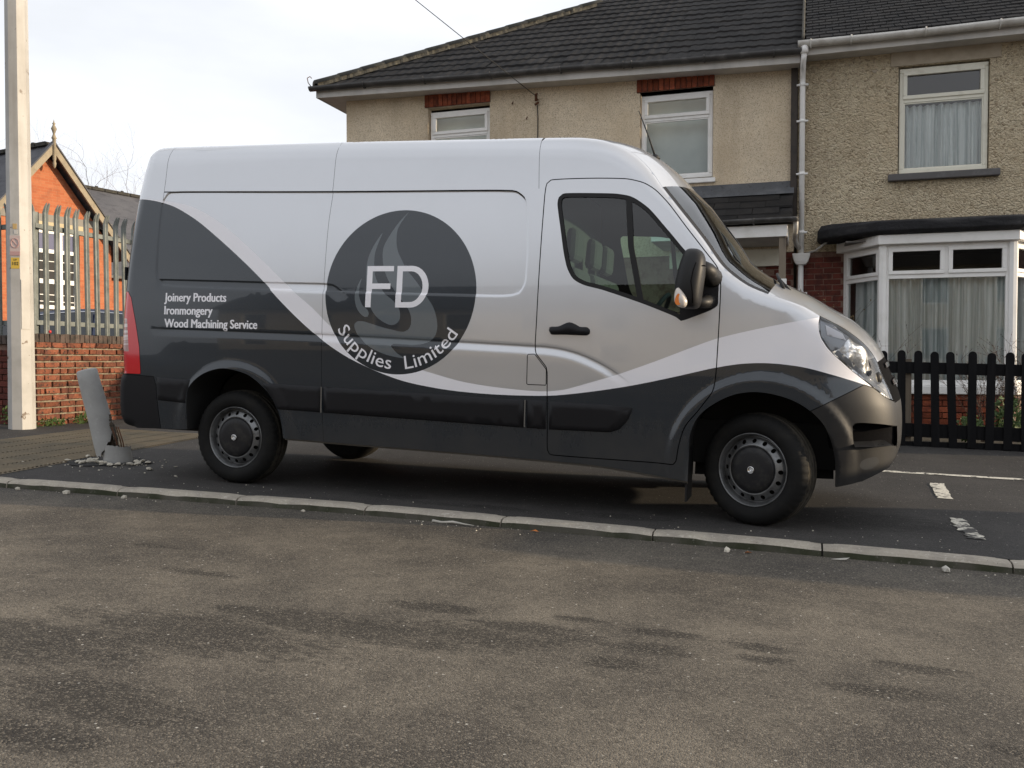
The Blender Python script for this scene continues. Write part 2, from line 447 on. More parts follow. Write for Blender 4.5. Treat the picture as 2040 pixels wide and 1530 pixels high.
class MB:
    def __init__(s):
        s.v = []; s.f = []
    def add(s, v, f):
        n = len(s.v)
        s.v += [tuple(p) for p in v]
        s.f += [tuple(i + n for i in q) for q in f]
        return s
    def box(s, x0, x1, y0, y1, z0, z1):
        v = [(x, y, z) for z in (z0, z1) for y in (y0, y1) for x in (x0, x1)]
        return s.add(v, [(0, 2, 3, 1), (4, 5, 7, 6), (0, 1, 5, 4), (2, 6, 7, 3), (0, 4, 6, 2), (1, 3, 7, 5)])
    def obox(s, c, ax, ay, az, hx, hy, hz):
        """oriented box: centre, three unit axes, half sizes"""
        c, ax, ay, az = map(Vector, (c, ax, ay, az))
        v = [c + ax * (hx * i) + ay * (hy * j) + az * (hz * k) for k in (-1, 1) for j in (-1, 1) for i in (-1, 1)]
        return s.add(v, [(0, 2, 3, 1), (4, 5, 7, 6), (0, 1, 5, 4), (2, 6, 7, 3), (0, 4, 6, 2), (1, 3, 7, 5)])
    def prism(s, poly, y0, y1):
        """poly in (x, z), extruded along y"""
        n = len(poly)
        v = [(p[0], y0, p[1]) for p in poly] + [(p[0], y1, p[1]) for p in poly]
        f = [tuple(range(n)), tuple(range(2 * n - 1, n - 1, -1))]
        f += [(i, i + n, (i + 1) % n + n, (i + 1) % n) for i in range(n)]
        return s.add(v, f)
    def zprism(s, poly, z0, z1):
        n = len(poly)
        v = [(p[0], p[1], z0) for p in poly] + [(p[0], p[1], z1) for p in poly]
        f = [tuple(range(n - 1, -1, -1)), tuple(range(n, 2 * n))]
        f += [(i, (i + 1) % n, (i + 1) % n + n, i + n) for i in range(n)]
        return s.add(v, f)
    def tube(s, path, r, seg=8, caps=True):
        path = [Vector(p) for p in path]
        rs = r if isinstance(r, (list, tuple)) else [r] * len(path)
        rings = []
        prev = None
        for i, p in enumerate(path):
            d = (path[min(i + 1, len(path) - 1)] - path[max(i - 1, 0)])
            if d.length < 1e-9: d = Vector((0, 0, 1))
            d.normalize()
            a = prev if prev is not None else (Vector((1, 0, 0)) if abs(d.z) > .9 else Vector((0, 0, 1)))
            a = (a - d * a.dot(d)).normalized()
            prev = a
            b = d.cross(a)
            rings.append([p + a * (cos(2 * pi * k / seg) * rs[i]) + b * (sin(2 * pi * k / seg) * rs[i]) for k in range(seg)])
        v = [q for rg in rings for q in rg]
        f = []
        for i in range(len(path) - 1):
            for k in range(seg):
                a0 = i * seg + k; a1 = i * seg + (k + 1) % seg
                f.append((a0, a1, a1 + seg, a0 + seg))
        if caps:
            f.append(tuple(range(seg - 1, -1, -1)))
            f.append(tuple(range((len(path) - 1) * seg, len(path) * seg)))
        return s.add(v, f)
    def lathe(s, prof, c=(0, 0, 0), seg=24, axis='z'):
        """prof: list of (r, h)"""
        v = []; f = []
        for r, h in prof:
            for k in range(seg):
                a = 2 * pi * k / seg
                if axis == 'z': v.append((c[0] + r * cos(a), c[1] + r * sin(a), c[2] + h))
                else: v.append((c[0] + r * cos(a), c[1] + h, c[2] + r * sin(a)))
        for i in range(len(prof) - 1):
            for k in range(seg):
                a0 = i * seg + k; a1 = i * seg + (k + 1) % seg
                q = (a0, a1, a1 + seg, a0 + seg)
                f.append(q if axis == 'z' else q[::-1])
        return s.add(v, f)
    def build(s, name, mat, parent=None, smooth=False, bevel=0, **kw):
        o = mobj(name, s.v, s.f, mat, parent, smooth, **kw)
        if bevel:
            b = o.modifiers.new('bevel', 'BEVEL')
            b.width = bevel; b.segments = 2; b.limit_method = 'ANGLE'
        return o

def wall_holes(x0, x1, z0, z1, holes, Y, depth):
    """front face of a wall in the plane y=Y with openings and their reveals; (x0,x1,z0,z1) holes"""
    xs = sorted({x0, x1, *[h[0] for h in holes], *[h[1] for h in holes]})
    zs = sorted({z0, z1, *[h[2] for h in holes], *[h[3] for h in holes]})
    m = MB()
    for i in range(len(xs) - 1):
        for j in range(len(zs) - 1):
            cx = (xs[i] + xs[i + 1]) / 2; cz = (zs[j] + zs[j + 1]) / 2
            if any(h[0] < cx < h[1] and h[2] < cz < h[3] for h in holes): continue
            m.add([(xs[i], Y, zs[j]), (xs[i + 1], Y, zs[j]), (xs[i + 1], Y, zs[j + 1]), (xs[i], Y, zs[j + 1])], [(0, 1, 2, 3)])
    for a, b, c, d in holes:
        for p, q in (((a, c), (a, d)), ((b, d), (b, c)), ((b, c), (a, c)), ((a, d), (b, d))):
            m.add([(p[0], Y, p[1]), (q[0], Y, q[1]), (q[0], Y + depth, q[1]), (p[0], Y + depth, p[1])], [(0, 1, 2, 3)])
    return m

def gz(x):
    return -SLOPE * max(-14., min(14., x))
def sst(x, a, b):
    t = max(0., min(1., (x - a) / (b - a))); return t * t * (3 - 2 * t)
def yk(x):                                             # back edge of the kerb
    return -.25 - .065 * max(0., 1.2 - max(x, -9.))
def pz(x, y):                                          # pavement level
    return gz(x) + .046 * max(0., min(y, 5.2) - 2.4) * sst(x, -3, 3)
def rz_(x, y):                                         # road level
    d = yk(x) - .125 - y
    return gz(x) - .052 + .016 * min(max(d, 0), 3.5) - .008 * max(0, d - 3.5)

# ------------------------------------------------------------------ ground, road, pavement, kerb
def sheet(name, xs, yf, zf, mat):
    v = []; f = []
    ny = len(yf(xs[0]))
    for x in xs:
        for y in yf(x): v.append((x, y, zf(x, y)))
    for i in range(len(xs) - 1):
        for j in range(ny - 1):
            a = i * ny + j
            f.append((a, a + ny, a + ny + 1, a + 1))
    return mobj(name, v, f, mat, smooth=True, kind='structure')
XS = [-600, -200, -80, -40, -25, -14] + [x * .5 for x in range(-26, 28)] + [14, 25, 40, 80, 200, 600]
sheet('ground', XS, lambda x: [-600, -150, -40, -12, -1, 3, 6, 12, 25, 60, 200, 600], lambda x, y: gz(x) - .14, M['ground'])
sheet('road', XS[3:-3], lambda x: [yk(x) - .12 - d for d in (0, .15, .4, .8, 1.4, 2.2, 3.2, 4.5, 6.5, 9, 12)], rz_, M['road'])
sheet('pavement', XS[3:-3], lambda x: [yk(x) - .01, .2, .8, 1.5, 2.4, 3., 3.6, 4.3, 5.2, 6.4], pz, M['pave'])
sheet('garden', [-4.4, -2, 0, 2, 4, 6, 8, 10], lambda x: [5.06, 5.6, 6.4, 7.3], lambda x, y: pz(x, y) + .012 + .03 * sin(x * 3 + y * 5) * 0, M['soil'])
kb = MB()
for i in range(40):
    x0 = -9 + i * .55; x1 = x0 + .55
    v = [(x0, yk(x0) - .118, gz(x0) - .12), (x1, yk(x1) - .118, gz(x1) - .12), (x1, yk(x1) - .118, gz(x1) - .012), (x0, yk(x0) - .118, gz(x0) - .012),
         (x0, yk(x0) - .005, gz(x0) - .012), (x1, yk(x1) - .005, gz(x1) - .012)]
    v = [(p[0], p[1] + (.018 if i_ < 4 else 0), min(p[2], gz(p[0]) - .022)) for i_, p in enumerate(v)]
    kb.add(v, [(0, 1, 2, 3), (3, 2, 5, 4)])
kerb = kb.build('kerb', M['mortar_dark'], kind='structure')
joints = [-1.45 + .93 * i for i in range(-8, 13)]
for i in range(len(joints) - 1):
    a = joints[i] + .005; b = joints[i + 1] - .005
    prof = [(0, .003), (-.075, .004), (-.105, -.002), (-.122, -.016), (-.132, -.09)]
    st = MB(); n = 12; pts = []
    chipx = rng.uniform(.2, .8); chip = rng.uniform(0, .012)
    for k in range(n + 1):
        x = a + (b - a) * k / n
        ends = .006 * (max(0, 1 - k / 1.5) + max(0, 1 - (n - k) / 1.5))
        w = rng.normal(0, .0012) - chip * math.exp(-((k / n - chipx) / .07) ** 2)
        for j, (dy, dz) in enumerate(prof):
            e = w if j in (2, 3) else 0
            pts.append((x, yk(x) + dy - e * 1.2, gz(x) + dz + e - (ends if j < 4 else 0)))
    np_ = len(prof); fc = []
    for k in range(n):
        for j in range(np_ - 1):
            q = k * np_ + j
            fc.append((q, q + 1, q + np_ + 1, q + np_))
    fc.append(tuple(range(np_)))
    fc.append(tuple(range((n + 1) * np_ - 1, n * np_ - 1, -1)))
    ko = st.add(pts, fc).build('kerb_stone', [M['kerb'], M['moss']], kerb)
    for q, po in enumerate(ko.data.polygons):
        if q < n * (np_ - 1) and q % (np_ - 1) == np_ - 2: po.material_index = 1

# ridged paving at the crossing on the left, its ribs one joined piece
tp = [(-1.72, -.36), (-2.17, 2.32), (-2.30, 3.05), (-3.9, 2.9), (-3.72, 1.46), (-3.6, -.52)]
tact = mobj('tactile_paving', [(x, y, pz(x, y) + .004) for x, y in tp], [(0, 1, 2, 3, 4, 5)], M['tactile'], kind='structure')
rb = MB()
y = -.42
while y < 2.95:
    xr = np.interp(y, [-.4, 2.32, 3.05], [-1.74, -2.18, -2.30]); xl = np.interp(y, [-.5, 1.46, 2.9], [-3.58, -3.7, -3.88])
    if y < yk(xl) + .02: xl = (-.25 - y - .065 * 1.2) / -.065 * -1 if False else max(xl, -1.75 - (y + .45) * 0)
    if xr - xl > .1:
        for k in range(6):
            xa = xl + (xr - xl) * k / 6 + .006; xb = xl + (xr - xl) * (k + 1) / 6 - .006
            if y - .012 < yk(xa): continue
            z0 = pz(xa, y) + .004; z1 = pz(xb, y) + .004
            rb.add([(xa, y - .015, z0), (xb, y - .015, z1), (xb, y - .008, z1 + .007), (xa, y - .008, z0 + .007),
                    (xa, y + .008, z0 + .007), (xb, y + .008, z1 + .007), (xb, y + .015, z1), (xa, y + .015, z0)],
                   [(0, 1, 2, 3), (3, 2, 5, 4), (4, 5, 6, 7)])
    y += .05
rb.build('rib', M['tactile'], tact, kind='stuff')

def strip(name, pts, w, mat, label=None, dz=.005, jag=.0):
    m = MB(); n = len(pts)
    L_ = []; R_ = []
    for i, (x, y) in enumerate(pts):
        a = Vector(pts[max(i - 1, 0)]); b = Vector(pts[min(i + 1, n - 1)])
        d = (b - a).normalized(); q = Vector((-d.y, d.x))
        for s_, lst in ((1, L_), (-1, R_)):
            ww = w / 2 + rng.normal(0, jag)
            p = Vector((x, y)) + q * (s_ * ww)
            lst.append((p.x, p.y, pz(p.x, p.y) + dz))
    v = L_ + R_
    m.add(v, [(i, i + n, i + n + 1, i + 1) for i in range(n - 1)])
    return m.build(name, mat, kind='structure')
strip('bay_line', [(4.55 + i * .08, 3.15 + .012 * (i % 2) * 0) for i in range(70)], .085, M['paint_line'], jag=.004)
strip('bay_dash', [(5.09 - .045 * i / 12, 2.69 - .82 * i / 12) for i in range(13)], .11, M['paint_line'], jag=.006)
M['paint_worn'] = pm('worn_road_paint', (.60, .57, .49), .8, layers=[(11, (.050, .048, .046), .46, .54), (60, (.055, .052, .05), .54, .66)], bump=(80, .4, .004))
strip('bay_dash', [(4.985 + .01 * i / 14, .97 - .72 * i / 14) for i in range(15)], .10, M['paint_worn'], jag=.010)

# ================================================================== the van
VW = 2.07                                              # body width
van = empty('delivery_van', (0, 0, 0), 'silver panel van in slate and white livery parked on the pavement, front wheel turned', 'van', ry=SLOPE, shift=False)

def cr(pts, step=.025, closed=False):
    """Catmull-Rom through points, resampled at about `step`"""
    P = [np.array(p, float) for p in pts]
    n = len(P); out = []
    rngi = range(n) if closed else range(n - 1)
    for i in rngi:
        p1, p2 = P[i], P[(i + 1) % n]
        p0 = P[(i - 1) % n] if (closed or i > 0) else 2 * p1 - p2
        p3 = P[(i + 2) % n] if (closed or i < n - 2) else 2 * p2 - p1
        L_ = np.linalg.norm(p2 - p1)
        k = max(1, int(round(L_ / step)))
        # centripetal tangents scaled to the segment
        d1 = max(np.linalg.norm(p1 - p0), 1e-6); d3 = max(np.linalg.norm(p3 - p2), 1e-6); d2 = max(L_, 1e-6)
        m1 = (p2 - p1) - d2 * ((p2 - p0) / (d1 + d2) - (p1 - p0) / d1)
        m2 = (p2 - p1) + d2 * ((p3 - p2) / d3 - (p3 - p1) / (d2 + d3))
        for mm, dd in ((m1, min(d1, d2)), (m2, min(d2, d3))):
            q_ = np.linalg.norm(mm)
            if q_ > 1e-9: mm *= min(1., dd * 1.05 / q_)
        for j in range(k):
            t = j / k
            out.append((2*t**3-3*t**2+1)*p1 + (t**3-2*t**2+t)*m1 + (-2*t**3+3*t**2)*p2 + (t**3-t**2)*m2)
    if not closed: out.append(P[-1])
    return np.array(out)

def dens(pts, step=.03, closed=False):
    """straight resampling that keeps corners"""
    P = [np.array(p, float) for p in pts]; out = []
    n = len(P)
    for i in range(n if closed else n - 1):
        a, b = P[i], P[(i + 1) % n]
        k = max(1, int(round(np.linalg.norm(b - a) / step)))
        for j in range(k): out.append(a + (b - a) * j / k)
    if not closed: out.append(P[-1])
    return np.array(out)

def pip(P, poly):
    x = P[:, 0]; z = P[:, 1]; r = np.zeros(len(P), bool)
    n = len(poly)
    for i in range(n):
        x1, z1 = poly[i]; x2, z2 = poly[(i + 1) % n]
        c = (z1 > z) != (z2 > z)
        if z1 != z2:
            r ^= c & (x < (x2 - x1) * (z - z1) / (z2 - z1) + x1)
    return r

def pip_edges(P, E2):
    x = P[:, 0]; z = P[:, 1]; r = np.zeros(len(P), bool)
    for x1, z1, x2, z2 in E2:
        if z1 == z2: continue
        c = (z1 > z) != (z2 > z)
        r ^= c & (x < (x2 - x1) * (z - z1) / (z2 - z1) + x1)
    return r

def dline(P, line, closed=False, want_s=False):
    best = np.full(len(P), 1e9); bs = np.zeros(len(P)); side = np.zeros(len(P))
    n = len(line)
    for i in range(n if closed else n - 1):
        a = line[i]; b = line[(i + 1) % n]
        ab = b - a; l2 = ab @ ab
        if l2 < 1e-12: continue
        t = np.clip(((P - a) @ ab) / l2, 0, 1)
        q = P - (a + t[:, None] * ab)
        d = np.einsum('ij,ij->i', q, q)
        m = d < best
        best[m] = d[m]; bs[m] = (i + t)[m]
        if want_s:
            cr_ = ab[0] * (P[:, 1] - a[1]) - ab[1] * (P[:, 0] - a[0])
            side[m] = np.sign(cr_)[m]
    return (np.sqrt(best), bs, side) if want_s else np.sqrt(best)

# --- outline of the side view (van-local x forward, z up)
REAR = [(-.86, .372), (-.955, .40), (-.985, .47), (-.985, .70), (-.972, .765), (-.950, .80), (-.962, 1.0), (-.960, 1.33), (-.945, 1.68), (-.905, 2.18), (-.885, 2.38), (-.862, 2.475), (-.80, 2.527), (-.70, 2.537)]
ROOF = [(-.645, 2.537), (.10, 2.520), (.842, 2.503), (1.6, 2.480), (2.30, 2.458), (2.575, 2.444), (2.711, 2.417), (2.865, 2.350), (2.985, 2.254), (3.06, 2.165)]
SCREEN = [(3.115, 2.086), (3.223, 1.950), (3.384, 1.750), (3.521, 1.567), (3.663, 1.460), (3.781, 1.410)]
BONNET = [(3.854, 1.386), (3.983, 1.339), (4.085, 1.283), (4.237, 1.205), (4.362, 1.105), (4.425, 1.02)]
NOSE = [(4.462, .94), (4.505, .86), (4.540, .77), (4.560, .63), (4.560, .47), (4.511, .385), (4.353, .31), (4.204, .275)]
TOPP = cr(REAR + ROOF + SCREEN + BONNET + NOSE[:5], .03)
FARCH = cr([(3.342, .253), (3.345, .40), (3.354, .556), (3.405, .667), (3.498, .747), (3.609, .803), (3.731, .823), (3.849, .81), (3.95, .779), (4.033, .732), (4.12, .648), (4.171, .538), (4.195, .436), (4.201, .278)], .03)
RARCH = cr([(-.346, .386), (-.338, .56), (-.318, .70), (-.224, .787), (-.116, .834), (-.012, .852), (.087, .841), (.206, .808), (.287, .757), (.355, .698), (.415, .611), (.454, .519), (.474, .364)], .03)
SILL = cr([(.474, .364), (1.028, .353), (2.135, .334), (2.809, .311), (3.033, .288), (3.342, .253)], .06)
OUT = np.array(list(dens([(-.86, .372), (-.346, .386)], .05)[:-1]) + list(RARCH[:-1]) + list(SILL[:-1]) + list(FARCH[:-1])
               + list(dens(NOSE[:4:-1], .03)[:-1]) + list(cr(REAR + ROOF + SCREEN + BONNET + NOSE[:6], .03)[::-1][:-1]))
# d-term radii and depths along the top path
_kx = np.array([0, .10, .75, .80, .84, .88, .92, .935, .95, .99, 1.0])
_seglen = np.concatenate([[0], np.cumsum(np.linalg.norm(np.diff(TOPP, axis=0), axis=1))])
def _key(pt):
    return int(np.argmin(np.linalg.norm(TOPP - np.array(pt), axis=1)))
_ks = [_key(p) for p in [(-.86, .372), (-.96, 1.33), (-.905, 2.18), (-.70, 2.537), (2.575, 2.444), (2.985, 2.254), (3.223, 1.95), (3.663, 1.46), (3.854, 1.386), (4.085, 1.283), (4.362, 1.105)]]
_r = np.interp(range(len(TOPP)), _ks, [.07, .10, .12, .17, .17, .14, .075, .075, .08, .05, .03])
_b = np.interp(range(len(TOPP)), _ks, [.06, .09, .10, .12, .12, .09, .040, .040, .045, .02, .0])
_ker = np.exp(-np.linspace(-2, 2, 13) ** 2); _ker /= _ker.sum()
_r = np.convolve(np.pad(_r, 6, 'edge'), _ker, 'valid'); _b = np.convolve(np.pad(_b, 6, 'edge'), _ker, 'valid')
# front rounding
_zf = np.linspace(.2, 1.5, 131)
_fr = cr(BONNET + NOSE[:5], .01)
_xf = np.interp(_zf, _fr[::-1, 1], _fr[::-1, 0])
_A = np.interp(_zf, [.4, .9, 1.0, 1.11, 1.21, 1.285, 1.36, 1.4], [.58, .56, .50, .40, .30, .20, .10, .06])
_B = np.interp(_zf, [.4, .9, 1.0, 1.11, 1.21, 1.285, 1.36, 1.4], [.46, .44, .37, .25, .14, .07, .02, .0])
_k2 = np.exp(-np.linspace(-2, 2, 9) ** 2); _k2 /= _k2.sum()
_xfs = _xf
_A = np.convolve(np.pad(_A, 4, 'edge'), _k2, 'valid'); _B = np.convolve(np.pad(_B, 4, 'edge'), _k2, 'valid')

RECESS = cr([(-.60, 2.150), (-.50, 2.160), (.806, 2.119), (2.06, 2.086), (2.18, 2.072), (2.238, 2.02), (2.252, 1.95), (2.272, 1.62), (2.262, 1.46), (2.225, 1.405), (2.13, 1.388), (1.75, 1.392), (.866, 1.411), (.442, 1.424), (-.50, 1.45), (-.60, 1.47), (-.635, 1.53), (-.64, 2.08)], .04, True)
REC2 = cr([(-.625, 1.503), (.0, 1.489), (.438, 1.478), (.78, 1.471), (.86, 1.461), (.905, 1.435), (.94, 1.41)], .03)
BELT = cr([(-.60, 1.130), (.2, 1.119), (.782, 1.109), (1.767, 1.081), (2.293, 1.063), (2.462, 1.055), (2.629, 1.022), (2.794, .954), (2.892, .898), (2.96, .85)], .04)

def ss(t):
    t = np.clip(t, 0, 1); return t * t * (3 - 2 * t)

def Ysurf(x, z):
    x = np.asarray(x, float); z = np.asarray(z, float)
    P = np.stack([x, z], 1)
    up = np.clip(z - .95, 0, None); dn = np.clip(.95 - z, 0, None)
    y = .0625 * up ** 2 + .10 * dn ** 2
    # rounding towards the top / rear outline
    d, s, _ = dline(P, TOPP, want_s=True)
    r = np.interp(s, range(len(TOPP)), _r); b = np.interp(s, range(len(TOPP)), _b)
    w = np.clip(1 - d / r, 0, 1)
    y = y + b * (1 - np.sqrt(np.clip(1 - w * w, 0, 1)))
    # front corner
    zz = np.clip(z, .2, 1.5)
    xf = np.interp(zz, _zf, _xfs); A = np.interp(zz, _zf, _A); B = np.interp(zz, _zf, _B)
    u = np.clip(1 - (xf - x) / A, 0, 1)
    y = y + B * (1 - np.sqrt(np.clip(1 - u * u, 0, 1)))
    # recessed load-side panel
    dr_ = dline(P, RECESS, True)
    ins = pip(P, RECESS)
    sd_ = np.where(ins, dr_, -dr_)
    y = y + .009 * ss((sd_ + .004) / .014)
    d2, _, sg = dline(P, REC2, want_s=True)
    fade = ss((x + .63) / .05) * ss((.98 - x) / .08)
    y = y + fade * .007 * np.where(sg < 0, ss((d2 + .001) / .010), 0) * ss((.075 - d2) / .05)
    # belt swage
    d3, _, sg3 = dline(P, BELT, want_s=True)
    f3 = ss((x + .70) / .3) * ss((3.02 - x) / .25)
    y = y + f3 * .007 * np.where(sg3 > 0, ss(1 - d3 / .012), ss(1 - d3 / .06))
    y = y - f3 * .004 * np.where(sg3 < 0, ss(d3 / .06) * ss(1 - d3 / .22), 0)
    # wheel-arch flares
    rf = np.hypot(x - 3.770, z - .36); rr = np.hypot(x - .065, z - .39)
    y = y - .020 * ss((rf - .42) / .03) * ss((.585 - rf) / .055) * (z > .2) * ss((4.35 - x) / .1)
    y = y - .012 * ss((rr - .40) / .03) * ss((.53 - rr) / .07)
    return y

def Ynorm(x, z):
    e = .0025
    gx = (Ysurf(x + e, z) - Ysurf(x - e, z)) / (2 * e)
    gzz = (Ysurf(x, z + e) - Ysurf(x, z - e)) / (2 * e)
    n = np.stack([gx, -np.ones_like(gx), gzz], 1)
    return n / np.linalg.norm(n, axis=1)[:, None]

# --- panel lines
DOOR = cr([(2.362, 1.90), (2.366, 2.07), (2.374, 2.122), (2.398, 2.143), (2.669, 2.146), (2.913, 2.131), (3.01, 2.103), (3.076, 2.062), (3.159, 1.979), (3.29, 1.811), (3.403, 1.669), (3.478, 1.572), (3.500, 1.52), (3.505, 1.45), (3.504, 1.243), (3.494, .90), (3.480, .815), (3.440, .755), (3.395, .691), (3.322, .595), (3.287, .480), (3.270, .375), (3.255, .356), (3.127, .357), (2.50, .364), (2.455, .370), (2.442, .395), (2.440, .517), (2.436, .80), (2.434, .90), (2.428, .930), (2.356, 1.020), (2.349, 1.045), (2.352, 1.226), (2.357, 1.60)], .03, True)
WIN = cr([(2.453, 1.99), (2.460, 2.030), (2.485, 2.051), (2.53, 2.054), (2.84, 2.040), (2.93, 2.020), (3.036, 1.951), (3.168, 1.807), (3.313, 1.643), (3.46, 1.520), (3.490, 1.485), (3.493, 1.40), (3.490, 1.335), (3.455, 1.310), (3.30, 1.247), (3.275, 1.240), (3.245, 1.262), (3.064, 1.334), (2.774, 1.430), (2.65, 1.462), (2.585, 1.498), (2.545, 1.560), (2.518, 1.647), (2.486, 1.81)], .025, True)
SAIL = dens([(3.300, 1.640), (3.40, 1.57), (3.52, 1.50), (3.52, 1.325), (3.275, 1.22), (3.262, 1.25), (3.27, 1.34), (3.29, 1.50)], .03, True)
DIV = dens([(2.888, 2.10), (2.925, 2.10), (2.965, 1.70), (3.060, 1.28), (3.022, 1.28), (2.928, 1.70)], .03, True)
FLAP = dens([(2.299, 1.00), (2.303, 1.012), (2.345, 1.014), (2.352, 1.010), (2.424, .922), (2.428, .91), (2.429, .825), (2.425, .816), (2.305, .816), (2.298, .822)], .03, True)
HEAD = np.array(list(dens([(4.083, 1.30), (4.076, 1.24), (4.080, 1.19), (4.094, 1.150), (4.125, 1.102), (4.162, 1.060), (4.273, .964), (4.398, .867), (4.480, .807), (4.53, .785)], .02)) + [np.array([4.62, .80]), np.array([4.60, 1.0]), np.array([4.30, 1.30])])
TAIL = dens([(-1.05, .785), (-.757, .785), (-.752, .80), (-.765, .99), (-.800, 1.16), (-.853, 1.36), (-.885, 1.405), (-1.05, 1.43)], .03, True)
TCLR = dens([(-1.05, .955), (-.862, .955), (-.885, 1.20), (-1.05, 1.22)], .03, True)
FBUMP = np.array(list(dens([(4.000, .735), (4.046, .722), (4.343, .884), (4.40, .865)], .03)) + list(cr([(4.398, .865), (4.480, .805), (4.53, .783)], .02)) + [np.array(p) for p in [(4.70, .78), (4.70, .2), (4.0, .2)]])
RBUMP = dens([(-1.1, .785), (-.635, .772), (-.612, .70), (-.608, .60), (-.585, .36), (-1.1, .36)], .03, True)
SEAM1 = cr([(.800, 2.53), (.803, 2.435), (.806, 2.12), (.792, 1.91), (.785, 1.5), (.79, 1.1), (.793, .747), (.80, .35)], .04)
SEAM2 = cr([(-.640, 2.54), (-.63, 2.3), (-.632, 2.10)], .04)
SEAM3 = cr([(2.300, 2.46), (2.312, 2.25), (2.322, 2.09)], .04)
GROOVE = cr([(-.63, 2.162), (.806, 2.119), (2.06, 2.087), (2.17, 2.076), (2.225, 2.035)], .04)
FOG = cr([(4.285, .640), (4.295, .655), (4.33, .660), (4.45, .652), (4.56, .632), (4.62, .62), (4.62, .505), (4.50, .520), (4.33, .515), (4.300, .522)], .02, True)
FOGL = cr([(4.335, .40), (4.345, .432), (4.39, .452), (4.44, .450), (4.445, .42), (4.41, .388), (4.36, .380)], .02, True)

# --- livery
DARK_TOP = cr([(-1.1, 2.13), (-.90, 2.118), (-.831, 2.113), (-.712, 2.097), (-.545, 2.053), (-.327, 1.945), (-.138, 1.818), (.09, 1.649), (.27, 1.503), (.447, 1.342), (.617, 1.201), (.784, 1.08), (.986, .963), (1.181, .882), (1.409, .811), (1.705, .764), (1.992, .745), (2.269, .743), (2.472, .751), (2.734, .787), (2.989, .835), (3.236, .894), (3.491, .96), (3.652, .989), (3.797, .996), (3.996, .978), (4.164, .937), (4.40, .868)], .03)
WHITE_TOP = cr([(-1.1, 2.135), (-.90, 2.123), (-.761, 2.110), (-.55, 2.084), (-.387, 2.049), (-.15, 1.941), (.08, 1.785), (.304, 1.611), (.523, 1.431), (.692, 1.308), (.94, 1.108), (1.255, .963), (1.593, .878), (1.848, .819), (2.13, .787), (2.404, .775), (2.537, .789), (2.7, .837), (2.885, .897), (3.11, .982), (3.493, 1.136), (3.703, 1.192), (3.868, 1.23), (4.20, 1.30)], .03)
DARK = np.vstack([DARK_TOP, [[4.6, .1], [-1.2, .1]]])
WHITE = np.vstack([WHITE_TOP, [[4.7, 1.2], [4.7, .1], [-1.2, .1]]])
DCX, DCZ, DR = 1.366, 1.412, .561
DISC = np.array([(DCX + DR * cos(a), DCZ + DR * sin(a)) for a in np.linspace(0, 2 * pi, 120, endpoint=False)])
FLA = cr([(1.402, 1.958), (1.327, 1.88), (1.266, 1.79), (1.231, 1.719), (1.228, 1.648), (1.246, 1.567), (1.285, 1.485), (1.345, 1.405), (1.403, 1.345), (1.45, 1.285), (1.469, 1.225), (1.456, 1.165), (1.413, 1.142), (1.358, 1.149), (1.268, 1.167), (1.177, 1.191), (1.109, 1.208), (1.064, 1.208), (1.042, 1.189), (1.045, 1.158), (1.068, 1.118), (1.116, 1.068), (1.174, 1.029), (1.254, .995), (1.321, .977), (1.421, .967), (1.376, .993), (1.342, 1.023), (1.324, 1.047), (1.34, 1.058), (1.417, 1.056), (1.494, 1.054), (1.559, 1.063), (1.612, 1.084), (1.647, 1.119), (1.661, 1.169), (1.653, 1.238), (1.628, 1.307), (1.587, 1.366), (1.53, 1.436), (1.471, 1.505), (1.412, 1.566), (1.376, 1.627), (1.338, 1.698), (1.325, 1.769), (1.329, 1.84), (1.359, 1.9)], .018, True)
FLB = cr([(1.216, 1.818), (1.167, 1.751), (1.127, 1.669), (1.11, 1.587), (1.111, 1.506), (1.126, 1.424), (1.147, 1.343), (1.173, 1.282), (1.22, 1.232), (1.278, 1.198), (1.323, 1.186), (1.356, 1.194), (1.38, 1.219), (1.385, 1.264), (1.372, 1.304), (1.326, 1.354), (1.257, 1.404), (1.208, 1.465), (1.179, 1.526), (1.167, 1.608), (1.171, 1.689), (1.19, 1.75)], .018, True)
FLC = cr([(1.078, 1.506), (1.05, 1.455), (1.035, 1.393), (1.04, 1.342), (1.059, 1.291), (1.09, 1.256), (1.119, 1.239), (1.141, 1.241), (1.149, 1.262), (1.139, 1.287), (1.104, 1.312), (1.079, 1.352), (1.065, 1.403), (1.065, 1.455)], .018, True)
FLET = np.array([(1.118, 1.590), (1.319, 1.590), (1.319, 1.554), (1.160, 1.554), (1.160, 1.470), (1.299, 1.470), (1.299, 1.432), (1.160, 1.432), (1.160, 1.306), (1.118, 1.306)])
def _arc(cx, cz, rx, rz2, a0, a1, n=16):
    return [(cx + rx * cos(a), cz + rz2 * sin(a)) for a in np.linspace(a0, a1, n)]
DLET_O = np.array([(1.345, 1.590)] + _arc(1.455, 1.448, .127, .142, pi / 2, -pi / 2) + [(1.345, 1.306)])
DLET_I = np.array([(1.387, 1.553)] + _arc(1.450, 1.448, .088, .105, pi / 2, -pi / 2) + [(1.387, 1.343)])

def text_outline(txt, offset=0.0):
    """boundary edges of a line of lettering, in font units"""
    cu = bpy.data.curves.new('t', 'FONT')
    cu.body = txt; cu.offset = offset; cu.resolution_u = 3
    o = bpy.data.objects.new('t', cu)
    COL.objects.link(o)
    bpy.context.view_layer.update()
    me = o.to_mesh()
    vs = np.array([v.co[:2] for v in me.vertices])
    cnt = {}
    for p in me.polygons:
        for k in p.edge_keys: cnt[k] = cnt.get(k, 0) + 1
    ed = [k for k, c in cnt.items() if c == 1]
    o.to_mesh_clear()
    bpy.data.objects.remove(o); bpy.data.curves.remove(cu)
    return vs, ed

